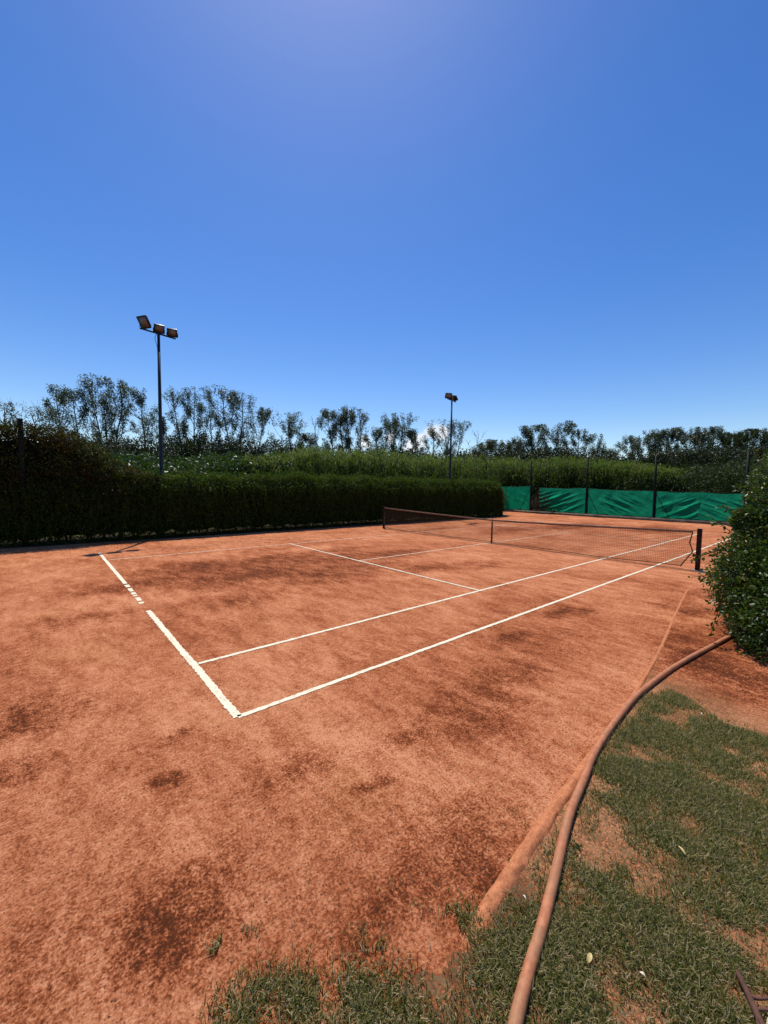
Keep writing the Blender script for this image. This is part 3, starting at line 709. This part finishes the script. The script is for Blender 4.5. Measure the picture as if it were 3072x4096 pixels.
# tall creeper mound that swallows the corner of the fence at the left
def build_creeper():
    rng = np.random.default_rng(8); e = empty('creeper', (-13.3, 9.2, 0), 'tall brown-green creeper mound climbing over the hedge at the left edge', 'creeper')
    lb = LB(); mb = MB()
    tops = [(-16.2, 3.9), (-15.2, 4.0), (-14.3, 3.95), (-13.6, 4.05), (-12.95, 4.0), (-12.4, 3.85), (-11.9, 3.55), (-11.4, 3.2), (-10.9, 2.85), (-10.3, 2.6)]
    for u, zt in tops:
        for z in np.arange(1.4, zt - .3, .42):
            for k in range(2):
                c = (u + rng.uniform(-.35, .35), 8.95 + rng.uniform(-.45, .45), z + rng.uniform(-.1, .15)); lb.add(clump_leaves(rng, c, (.5, .5, .36), 420, .085, .042, .5, -.2))
        lb.add(clump_leaves(rng, (u, 8.9, zt - .3), (.5, .55, .32), 900, .085, .042, .5, .2))
        mb.tube([(u, 9.3, 0), (u + .1, 9.2, zt * .5), (u + .05, 9.2, zt - .4)], [.05, .04, .02], 6)
    mb.obj('stem', M['twig'], e); lb.obj('foliage', M['creeper'], e, kind='stuff')
    V = []
    m_ = 8; us = np.linspace(-16.6, -10.9, 20)
    for u in us:
        zt = np.interp(u, [a for a, _ in tops], [b for _, b in tops]) - .55
        V += [(u, v + .06 * rng.normal(), z + .05 * rng.normal()) for v, z in ((8.75, .3), (8.7, zt * .5), (8.75, zt * .85), (9.1, zt), (9.35, zt), (9.5, zt * .85), (9.55, zt * .5), (9.5, .5))]
    i = np.arange(len(us) - 1)[:, None] * m_; j = np.arange(m_)[None]; j2 = (j + 1) % m_
    np_obj('opaque_core', V, np.stack([i + j, i + j2, i + m_ + j2, i + m_ + j], -1).reshape(-1, 4), M['inner'], e)  # solid dark core, as in the hedge, added to stop light coming through
    p = empty('corner_post', (-13.6, 8.62, 0), 'dark square fence post half swallowed by the creeper at the left edge', 'fence post')
    bevel(MB().box((-13.6, 8.62, 2.0), .13, .13, 4.2).obj('shaft', M['fencepost'], p), .01); bevel(MB().box((-13.6, 8.62, 4.11), .15, .15, .03).obj('cap', M['fencepost'], p), .005)
build_creeper()

# ================================================================== THICKETS BEHIND THE HEDGE
def leafy_thicket():
    rng = np.random.default_rng(14); lb = LB()
    for px in range(250, 1150, 24):
        for row, v in ((0, 13.6), (1, 15.0), (2, 17.0)):
            y = np.interp(px, [250, 420, 700, 900, 1150], [1830, 1805, 1835, 1812, 1830]) + rng.uniform(-8, 26) + (18 if row == 0 else 0)
            T = at_v(px + rng.uniform(-15, 15), y, v + rng.uniform(-.5, .5))
            for z in np.arange(max(.6, T[2] - 2.4), T[2], .55): lb.add(clump_leaves(rng, (T[0] + rng.uniform(-.35, .35), T[1] + rng.uniform(-.4, .4), z - .15), (.55, .55, .42), 105, .20, .075, .45, .1, .25))
    lb.obj('leafy_thicket', M['gloss'], None, label='glossy broad-leaved thicket rising behind the left part of the hedge', cat='thicket', kind='stuff')
leafy_thicket()

def cane_blades(rng, x, y, h, nb):
    """one cane: upright stalk with arching ribbon leaves"""
    V = []; F = []
    t = rng.uniform(.25, 1.0, nb); a = rng.uniform(0, 2 * math.pi, nb); L = rng.uniform(.45, .85, nb) * (1.1 - .3 * t); w = rng.uniform(.03, .055, nb)
    lean = rng.normal(size=2) * .10
    B = np.stack([x + lean[0] * h * t ** 2, y + lean[1] * h * t ** 2, h * t], 1); D = np.stack([np.cos(a), np.sin(a), 0 * a], 1); S = np.stack([-np.sin(a), np.cos(a), 0 * a], 1) * (w / 2)[:, None]
    Z = np.array([0, 0, 1.0]); m1 = B + D * (L * .35)[:, None] + Z * (L * .42)[:, None]; m2 = m1 + D * (L * .35)[:, None] + Z * (L * .05)[:, None]; tp = m2 + D * (L * .22)[:, None] - Z * (L * .28)[:, None]
    V = np.stack([B - S * .5, B + S * .5, m1 + S, m1 - S, m2 + S * .8, m2 - S * .8, tp + S * .1, tp - S * .1], 1).reshape(-1, 3)
    b = np.arange(nb)[:, None] * 8
    F = np.concatenate([b + np.array([[0, 1, 2, 3]]), b + np.array([[3, 2, 4, 5]]), b + np.array([[5, 4, 6, 7]])])
    # stalk as crossed ribbon of three sides
    return V, F
def cane_thicket():
    rng = np.random.default_rng(15); lb = LB(); st = MB()
    def cane(x, y, h):
        lb.add(cane_blades(rng, x, y, h, 26)); st.tube([(x, y, 0), (x, y, h * .92)], .014, 3)
    for k in range(1500):
        px = rng.uniform(950, 2080); v = rng.uniform(13.2, 18.5)
        y = np.interp(px, [950, 1150, 1250, 1400, 1500, 1650, 1800, 1950, 2080], [1850, 1825, 1800, 1818, 1808, 1835, 1835, 1835, 1850]) + rng.uniform(-14, 34)
        T = at_v(px, y, v); cane(T[0], T[1], min(T[2], 6.2))
    for k in range(1300):
        px = rng.uniform(1990, 2720); x = rng.uniform(22.2, 28.5)
        y = np.interp(px, [1990, 2100, 2250, 2450, 2600, 2720], [1850, 1850, 1842, 1856, 1872, 1890]) + rng.uniform(-14, 34)
        T = at_u(px, y, x); cane(T[0], T[1], min(T[2], 6.4))
    o = lb.obj('cane_thicket', M['cane'], None, label='dense green cane thicket behind the hedge and back fence', cat='canes', kind='stuff')
    s = st.obj('cane_stalks', M['twig'], None); s.parent = o; s['kind'] = 'stuff'
cane_thicket()

def bush_thicket():
    rng = np.random.default_rng(16); lb = LB()
    for px in range(2480, 3240, 17):
        for x in (22.5, 25, 29, 35):
            y = np.interp(px, [2480, 2650, 2750, 2900, 3072, 3240], [1905, 1875, 1862, 1850, 1835, 1820]) + rng.uniform(-10, 45) - (x - 22) * 1.6
            T = at_u(px + rng.uniform(-12, 12), y, x + rng.uniform(-.8, .8)); s = 1 + (x - 22) * .035
            for z in np.arange(max(.7, T[2] - 2.6), T[2] + .1, .7): lb.add(clump_leaves(rng, (T[0] + rng.uniform(-.4, .4), T[1] + rng.uniform(-.5, .5), z - .2), (.75 * s, .75 * s, .55 * s), 95, .17, .075, .4, 0, .1))
    lb.obj('bush_thicket', M['bush'], None, label='mixed dark bushes massed behind the right part of the green cloth', cat='bushes', kind='stuff')
bush_thicket()

# ================================================================== TREES
def smooth_path(P, k=6): return catmull(P, k)
def build_tree(base_px, top_px, top_y, dist, wpx, label, seed, style='euc', name='eucalyptus_tree', base_dx=0):
    rng = np.random.default_rng(seed)
    B = at_depth(base_px, 1900, dist); B[2] = -.05
    T = at_depth(top_px, top_y, dist + rng.uniform(-.8, .8)); H = T[2]
    scale = dist / FPX; cw = wpx * scale / 2            # crown half width in metres
    bare = style in ('bare', 'sparse')
    e = empty(name, B, label, 'tree', 'trees beyond the court')
    side = RT.copy(); side[2] = 0; side /= np.linalg.norm(side); fwd = np.array([-side[1], side[0], 0])
    mb = MB(); lb = LB()
    mid = B * .5 + T * .5; mid = mid + side * rng.normal() * .25 + fwd * rng.normal() * .4; mid[2] = H * .5
    low = B * .78 + T * .22 + (B - T) * np.array([.08, .08, 0]); low[2] = H * .22
    topt = T.copy(); topt[2] = H * .985
    path = smooth_path([B, low, mid, B * .22 + T * .78 + side * rng.normal() * .2, topt], 5)
    r0 = max(.10, H * .0105); mb.tube(path, np.linspace(r0, .03, len(path)), 6)
    def along(t): return path[min(len(path) - 1, int(t * (len(path) - 1)))]
    nl = int({'euc': 17, 'broad': 22, 'sparse': 13, 'bare': 10, 'slim': 13}[style] * (1 + .12 * rng.normal()))
    tips = []                                              # (point, direction, weight)
    up = np.array([0, 0, 1.0])
    for k in range(nl):
        t = .16 + .76 * (k + rng.uniform()) / nl
        s = along(t); a = rng.uniform(0, 2 * math.pi); outw = side * (math.cos(a) - .22) + fwd * math.sin(a) * .8
        env = np.interp(t, [.15, .4, .62, .8, .95], [.6, .9, 1.0, .8, .5])
        reach = cw * rng.uniform(.45, 1.08) * env; rise = min(reach * rng.uniform(1.1, 2.6) + .4, (H - s[2]) * rng.uniform(.62, .98))
        p1 = s + outw * reach * .5 + up * rise * .3; p2 = s + outw * reach * .88 + up * rise * .7; p3 = s + outw * reach + up * rise
        lp = smooth_path([s, p1, p2, p3], 3); rl = max(.04, r0 * .5 * (1 - t * .6)); mb.tube(lp, np.linspace(rl, .014, len(lp)), 4)
        lim = .25 if rng.uniform() < .2 else 1.0
        for q in range(5, len(lp)):
            if rng.uniform() < lim: tips.append((lp[q], lp[q] - lp[q - 1], .55 + .45 * q / len(lp)))
        for q in range(3 if not bare else 6):
            sp = lp[rng.integers(2, len(lp) - 1)]; d = outw * rng.uniform(.1, .8) + unit(rng, 1)[0] * .7 + up * .9; ln = cw * rng.uniform(.18, .40); tp = sp + d * ln
            tp[2] = min(tp[2], H); bp = smooth_path([sp, sp + d * ln * .5 + rng.normal(size=3) * .06, tp], 2); mb.tube(bp, np.linspace(rl * .5, .010, len(bp)), 3); tips.append((tp, d, .75))
            if bare:
                for w_ in range(3):
                    d2 = d + unit(rng, 1)[0] * .9; mb.tube([tp, tp + d2 * ln * .4], [.014, .007], 3)
    for t in (.55, .65, .72, .79, .86, .92, .97, 1.0): tips.append((along(t) + rng.normal(size=3) * .2, up, .8))
    ls = .16 + dist * .0024; R0 = .34 + .075 * cw
    dens = {'euc': 1.0, 'broad': 1.5, 'sparse': .28, 'bare': 0.0, 'slim': 1.0}[style]
    for (c, d, w) in tips:
        if dens == 0: break
        if rng.uniform() < .2: continue
        R = R0 * w * rng.uniform(.6, 1.5); n = int(44 * dens * (R / .5) ** 1.5 + 6)
        d = d / (np.linalg.norm(d) + 1e-6); Pn = unit(rng, n) * (R * rng.uniform(.2, 1.15, n) ** .6)[:, None]; Pn = Pn + np.outer(Pn @ d, d) * .7; Pn = c + Pn; Pn[:, 2] = np.minimum(Pn[:, 2], H + .25)
        lb.add(leaf_quads(Pn, unit(rng, n) + d * .6 + [0, 0, -.3], rng.uniform(.7, 1.4, n) * ls, rng.uniform(.7, 1.3, n) * ls * .30, rng, .15))
    mb.obj('trunk', M['greybark' if bare else 'bark'], e)
    if lb.n: lb.obj('crown', M['euc'] if style != 'broad' else M['bush'], e)
    return e
LT = 'left light pole'; RL = 'right light pole'
TREES = [
 # base x, top x, top y, distance, crown width px, style, label
 (22, 15, 1612, 40, 110, 'bare', 'bare dead tree poking above the creeper at the far left edge'),
 (200, 120, 1640, 42, 190, 'sparse', 'nearly leafless arching tree just right of the creeper mound'),
 (225, 245, 1660, 44, 90, 'bare', 'thin upright bare tree between the arching tree and the first leafy eucalyptus'),
 (298, 222, 1552, 52, 75, 'slim', 'slender eucalyptus leaning left, first leafy tree from the left'),
 (352, 285, 1562, 55, 85, 'euc', 'left-leaning eucalyptus, second leafy tree from the left'),
 (380, 368, 1505, 57, 95, 'euc', 'tallest eucalyptus in the leftmost clump'),
 (432, 415, 1572, 58, 75, 'euc', 'shorter eucalyptus right of the tallest tree in the leftmost clump'),
 (478, 478, 1528, 58, 95, 'euc', 'eucalyptus with feathery top, second tallest of the leftmost clump'),
 (548, 580, 1562, 57, 110, 'euc', 'spreading eucalyptus next to the left light pole on its left side'),
 (662, 655, 1680, 62, 60, 'slim', 'low thin eucalyptus directly right of the left light pole'),
 (742, 690, 1562, 62, 75, 'euc', 'eucalyptus leaning left, first tall one right of the left light pole'),
 (785, 778, 1560, 63, 70, 'euc', 'narrow eucalyptus, second tall one right of the left light pole'),
 (852, 838, 1622, 66, 65, 'euc', 'lower eucalyptus between two tall ones right of the left light pole'),
 (930, 898, 1560, 66, 105, 'euc', 'broad-topped eucalyptus, third tall one right of the left light pole'),
 (958, 968, 1578, 67, 65, 'slim', 'slim eucalyptus touching the right side of the broad-topped one'),
 (1050, 1042, 1640, 70, 85, 'euc', 'round-topped eucalyptus at the right end of the left group'),
 (1165, 1160, 1658, 72, 110, 'euc', 'lone bushy eucalyptus between the left group and the bare snag'),
 (1232, 1232, 1742, 72, 60, 'euc', 'small low eucalyptus just left of the bare snag'),
 (1288, 1265, 1668, 70, 40, 'bare', 'thin bare snag leaning left in the gap of the tree row'),
 (1338, 1312, 1640, 76, 60, 'euc', 'left-leaning eucalyptus just right of the bare snag'),
 (1378, 1362, 1652, 77, 60, 'euc', 'second eucalyptus right of the bare snag'),
 (1425, 1388, 1632, 78, 80, 'euc', 'windswept eucalyptus with flat top, third right of the bare snag'),
 (1452, 1436, 1646, 79, 75, 'euc', 'eucalyptus crowded behind the windswept flat-topped one'),
 (1510, 1505, 1718, 80, 60, 'slim', 'small thin eucalyptus in the dip above the left net post'),
 (1592, 1562, 1682, 83, 70, 'euc', 'left half of the eucalyptus pair above the left net post'),
 (1612, 1612, 1658, 84, 75, 'euc', 'taller right half of the eucalyptus pair above the left net post'),
 (1662, 1660, 1722, 85, 60, 'euc', 'low eucalyptus in front of the small white cloud'),
 (1742, 1736, 1716, 86, 55, 'slim', 'slim eucalyptus just left of the right light pole beside the cloud'),
 (1802, 1788, 1690, 84, 80, 'sparse', 'thinly leaved fan-shaped tree behind the right light pole'),
 (1826, 1846, 1692, 85, 80, 'sparse', 'sparse tree with spreading limbs just right of the right light pole'),
 (1880, 1916, 1728, 88, 60, 'bare', 'bare tree leaning right beside the right light pole'),
 (1945, 1945, 1768, 92, 75, 'euc', 'low rounded eucalyptus above the far end of the hedge'),
 (2003, 2006, 1765, 93, 70, 'euc', 'low eucalyptus behind the thin post at the end of the hedge'),
 (2050, 2052, 1755, 94, 60, 'slim', 'narrow low eucalyptus left of the first cloth fence post'),
 (2095, 2096, 1775, 95, 70, 'euc', 'lowest eucalyptus left of the domed pair behind the back fence'),
 (2142, 2130, 1710, 97, 90, 'euc', 'domed eucalyptus directly above the first fence post'),
 (2242, 2240, 1700, 98, 115, 'euc', 'broad domed eucalyptus, tallest behind the back fence'),
 (2312, 2316, 1722, 99, 65, 'euc', 'narrow eucalyptus above the second fence post on its left'),
 (2372, 2376, 1742, 100, 75, 'euc', 'eucalyptus just right of the second fence post'),
 (2430, 2428, 1800, 100, 80, 'euc', 'low eucalyptus at the edge of the sky gap between fence posts'),
 (2520, 2522, 1748, 104, 65, 'euc', 'first eucalyptus right of the sky gap'),
 (2560, 2562, 1758, 105, 45, 'slim', 'thin eucalyptus second right of the sky gap'),
 (2602, 2602, 1738, 106, 70, 'euc', 'eucalyptus behind the third fence post on its left'),
 (2634, 2628, 1722, 107, 65, 'euc', 'tall eucalyptus straight behind the third fence post'),
 (2672, 2674, 1722, 108, 65, 'euc', 'eucalyptus just right of the third fence post'),
 (2716, 2712, 1720, 109, 65, 'euc', 'second eucalyptus right of the third fence post'),
 (2764, 2764, 1714, 110, 80, 'euc', 'third eucalyptus right of the third fence post, tall with wide top'),
 (2812, 2812, 1735, 108, 80, 'euc', 'lower eucalyptus midway between the third and fourth fence posts'),
 (2856, 2852, 1716, 109, 85, 'euc', 'rounded eucalyptus left of the dark domed tree at the right'),
 (2918, 2918, 1736, 104, 90, 'broad', 'low dark tree tucked left of the dark domed tree'),
 (2988, 2986, 1722, 96, 130, 'broad', 'dark dense domed tree above the fourth fence post'),
 (3055, 3052, 1730, 94, 110, 'broad', 'dense tree at the right edge above the shrub'),
]
for k, (bx, tx, ty, ds, wp, st, lab) in enumerate(TREES):
    build_tree(bx, tx, ty, ds, wp * 1.4, lab, 100 + k, st, 'bare_tree' if st == 'bare' else ('dense_tree' if st == 'broad' else 'eucalyptus_tree'))

def undergrowth():
    rng = np.random.default_rng(17); lb = LB()
    for px in range(270, 3120, 16):
        ds = np.interp(px, [300, 900, 1600, 2300, 3072], [48, 62, 80, 94, 88]); 
        ytop = np.interp(px, [270, 330, 420, 600, 800, 1050, 1110, 1200, 1300, 1500, 1700, 1900, 2100, 2300, 2450, 2550, 2700, 2850, 3000, 3120], [1775, 1740, 1720, 1745, 1720, 1765, 1752, 1765, 1790, 1775, 1795, 1795, 1790, 1795, 1815, 1815, 1790, 1780, 1790, 1770])
        for q in range(3):
            T = at_depth(px + rng.uniform(-14, 14), ytop + rng.uniform(-6, 55), ds + rng.uniform(-3, 3)); s = ds / 60
            for z in np.arange(max(1.0, T[2] - 4.0), T[2], 1.1): lb.add(clump_leaves(rng, (T[0] + rng.uniform(-.7, .7), T[1] + rng.uniform(-.7, .7), z - .3), (.95 * s, .95 * s, .75 * s), 85, .34 * s, .14 * s, .3, .1))
    lb.obj('undergrowth', M['darkwood'], None, label='dark undergrowth filling the foot of the eucalyptus row', cat='undergrowth', kind='stuff')
undergrowth()

# ================================================================== SHRUB AT THE RIGHT
def build_shrub():
    rng = np.random.default_rng(77); base = np.array([-4.9, -8.55, 0])
    e = empty('leafy_shrub', base, 'big glossy dark green leafy shrub spilling over the court edge at right', 'shrub')
    lobes = []
    def lobe(px, py, ds, rx, rz): P = at_depth(px, py, ds); P[2] = max(P[2], rz * .75); lobes.append((P, rx, rz))
    lobe(3180, 2330, 5.9, 1.0, .95); lobe(3065, 2360, 5.7, .58, .62); lobe(3085, 2470, 5.35, .45, .5); lobe(3025, 2270, 5.9, .42, .42); lobe(3110, 2150, 6.1, .55, .6)
    lobe(3180, 1980, 6.2, .60, .6); lobe(3215, 1860, 6.4, .50, .45); lobe(3300, 2100, 6.2, 1.0, 1.1); lobe(2985, 2080, 6.2, .18, .18); lobe(3160, 2560, 5.0, .5, .45); lobe(3330, 2450, 5.2, .9, .8)
    mb = MB()
    for c, rx, rz in lobes:
        k = base + (c - base) * .5; k[2] = c[2] * .5 + .1; mb.tube(smooth_path([base, k, c], 5), np.linspace(.03, .012, 11), 6)
        for q in range(7):
            d = unit(rng, 1)[0] * np.array([rx, rx, rz]) * .85; t = c + d; t[2] = max(.05, t[2]); mb.tube([c, c + d * .5 + np.array([0, 0, .05]), t], [.01, .007, .004], 4)
    Ps = []; Ds = []
    for c, rx, rz in lobes:
        n = int(7500 * rx * rz + 600); d = unit(rng, n); r_ = .62 + .42 * rng.uniform(size=n) ** .6; bumpy = np.array([mnoise.noise(Vector(a * 2.6 + c)) for a in d]); r_ *= 1 + .22 * bumpy
        P = c + d * np.array([rx, rx, rz]) * r_[:, None]; ok = P[:, 2] > .03; Ps.append(P[ok]); Ds.append((d * .7 + unit(rng, n) * .9 + np.array([0, 0, -.35]))[ok])
    # loose sprays reaching out
    for a, b, ds, dirpx, n in ((2860, 2205, 5.85, (-1, .35), 26), (2900, 2110, 6.0, (-.8, -.6), 16), (2945, 2040, 6.1, (-1, -.2), 14), (2870, 2450, 5.5, (-.3, 1), 16), (2850, 2300, 5.7, (-1, .1), 8), (2960, 2560, 5.2, (-.2, 1), 12), (3020, 1990, 6.1, (-1, -.6), 12), (3050, 1850, 6.3, (-.6, -1), 14), (2835, 2212, 5.9, (-1, .25), 14)):
        c = at_depth(a, b, ds); dr = (RT * dirpx[0] - UP * dirpx[1]); ln = .30 if n < 20 else .34
        n = int(n * 1.5); t = rng.uniform(-.5, 1, n)[:, None] * ln; Ps.append(c + dr * t + rng.normal(size=(n, 3)) * .022); Ds.append(np.tile(dr * .5, (n, 1)) + rng.normal(size=(n, 3)) * .7 + [0, 0, -.3]); mb.tube([c - dr * .25, c + dr * ln], [.006, .003], 4)
    mb.obj('branches', M['twig'], e)
    P = np.concatenate(Ps); D = np.concatenate(Ds); D /= np.linalg.norm(D, axis=1)[:, None]; N = len(P)
    L = rng.uniform(.042, .072, N); Wd = L * rng.uniform(.42, .55, N)
    # nearest, outermost leaves in view are leaves of their own
    q = P - CAM; zc = q @ FW; sx = 1536 + FPX * (q @ RT) / zc; sy = 2048 - FPX * (q @ UP) / zc
    cell = {}
    vis = np.where((sx < 3060) & (P[:, 2] > .05))[0]
    for i in vis:
        key = (int(sx[i] // 14), int(sy[i] // 20))
        if key not in cell or zc[i] < zc[cell[key]]: cell[key] = i
    cand = sorted(cell.values(), key=lambda i: zc[i]); single = np.array(cand[:300]); mask = np.ones(N, bool); mask[single] = False
    S = np.cross(D, rng.normal(size=(N, 3))); S /= np.linalg.norm(S, axis=1)[:, None]; Nn = np.cross(S, D)
    lt = np.array([(0, 0, 0), (.5, .28, .06), (.42, .66, .05), (0, 1, -.12), (-.42, .66, .05), (-.5, .28, .06), (0, .3, -.05), (0, .66, -.05)])
    lf = [(0, 1, 6, 0), (1, 2, 7, 6), (2, 3, 7, 2), (0, 6, 5, 0), (6, 7, 4, 5), (7, 3, 4, 7)]
    quads = [(1, 2, 7, 6), (6, 7, 4, 5), (0, 1, 6, 5), (2, 3, 4, 7)]
    idx = np.where(mask)[0]
    V = P[idx][:, None, :] + lt[None, :, 0:1] * (S[idx] * Wd[idx][:, None])[:, None, :] + lt[None, :, 1:2] * (D[idx] * L[idx][:, None])[:, None, :] + lt[None, :, 2:3] * (Nn[idx] * L[idx][:, None])[:, None, :]
    b = np.arange(len(idx))[:, None] * 8; F = np.concatenate([b + np.array([qd]) for qd in quads])
    np_obj('foliage', V.reshape(-1, 3), F, M['shrub'], e, kind='stuff')
    me = np_mesh('leaf', lt * np.array([.5, 1, 1]), np.array(quads), leaf_mat('single_leaf', [(0, (.05, .088, .013)), (1, (.08, .125, .022))], .35, .42, .35))
    for i in single:
        o = bpy.data.objects.new('leaf', me); Lm = float(L[i]); mt = Matrix.Identity(4)
        for r in range(3): mt[r][0] = S[i][r] * Lm; mt[r][1] = D[i][r] * Lm; mt[r][2] = Nn[i][r] * Lm; mt[r][3] = P[i][r] - base[r]
        finish(o, e); o.matrix_local = mt
build_shrub()

# ================================================================== SMALL THINGS ON THE GROUND
def weed(px, py, s, label, seed):
    rng = np.random.default_rng(seed); g = ground(px, py); e = empty('weed', g, label, 'weed')
    n = 46; a = rng.uniform(0, 6.28, n); D = np.stack([np.cos(a), np.sin(a), rng.uniform(.2, 1.2, n)], 1); P = g + D * rng.uniform(0, s, n)[:, None] * .7 + [0, 0, .004]
    V, F = leaf_quads(P, D, rng.uniform(.5, 1, n) * s * .55, s * .2, rng, .3); np_obj('foliage', V, F, M['gloss'], e, kind='stuff')
    mb = MB(); 
    for k in range(4): mb.tube([g, g + D[k] * s * .5], [.002, .001], 4)
    mb.obj('stem', M['twig'], e)
weed(2302, 3395, .05, 'small leafy weed growing against the right side of the hose', 1)
weed(2045, 3448, .03, 'tiny dark weed beside the buried court edging', 2)
weed(2830, 2440, .05, 'small weed at the foot of the shrub on bare clay', 3)
def flat_leaf(name, px, py, L, w, az, mat, label, cat, z=.03):
    g = ground(px, py, z); V = []; F = []
    n = 6
    for i in range(n + 1):
        t = i / n; ww = w / 2 * math.sin(math.pi * (t * .92 + .04)) ** .7; x = (t - .5) * L; zz = .006 * math.sin(t * 3.1)
        V += [(x, -ww, zz + .003), (x, 0, zz), (x, ww, zz + .003)]
        if i: b = (i - 1) * 3; F += [(b, b + 3, b + 4, b + 1), (b + 1, b + 4, b + 5, b + 2)]
    o = finish(bpy.data.objects.new(name, np_mesh(name, V, F, mat)), None, label, cat); o.location = tuple(g); o.rotation_euler = (rad(8), rad(-12), rad(az)); return o
flat_leaf('fallen_leaf', 2727, 3402, .048, .016, 60, M['dryleaf'], 'yellow dry leaf lying in the middle of the lawn', 'leaf', .034)
flat_leaf('fallen_leaf', 2358, 3832, .04, .02, 10, M['dryleaf'], 'pale yellow leaf in the grass right of the hose near the bottom', 'leaf', .03)
flat_leaf('fallen_leaf', 2570, 3900, .022, .014, 100, M['paleleaf'], 'tiny whitish petal in the grass near the bottom', 'petal', .03)
flat_leaf('fallen_leaf', 2097, 3590, .022, .010, 70, M['paleleaf'], 'tiny white scrap on bare soil between edging and hose', 'scrap', .006)
flat_leaf('fallen_leaf', 2805, 2855, .03, .012, 30, M['paleleaf'], 'small pale leaf at the top edge of the lawn', 'leaf', .03)
# dead branch in the corner
def dead_branch():
    pts = [ground(2945, 3880, .035), ground(2985, 3960, .034), ground(3025, 4050, .036), ground(3090, 4190, .04)]
    e = empty('dead_branch', (*pts[0][:2], 0), 'dry red-brown forked branch lying in the bottom right corner', 'branch')
    mb = MB().tube(smooth_path(pts, 5), np.concatenate([[.004], np.linspace(.011, .014, 15)]), 8); mb.obj('limb', M['deadbranch'], e, smooth=True)
    for a, b, c in (((3000, 3985), (3040, 3995), (3110, 3990)), ((3020, 4040), (3060, 4038), (3120, 4050)), ((3030, 4060), (3035, 4110), (3040, 4170))):
        MB().tube(smooth_path([ground(*a, .036), ground(*b, .046), ground(*c, .04)], 4), np.linspace(.008, .005, 9), 6).obj('fork', M['deadbranch'], e, smooth=True)
dead_branch()
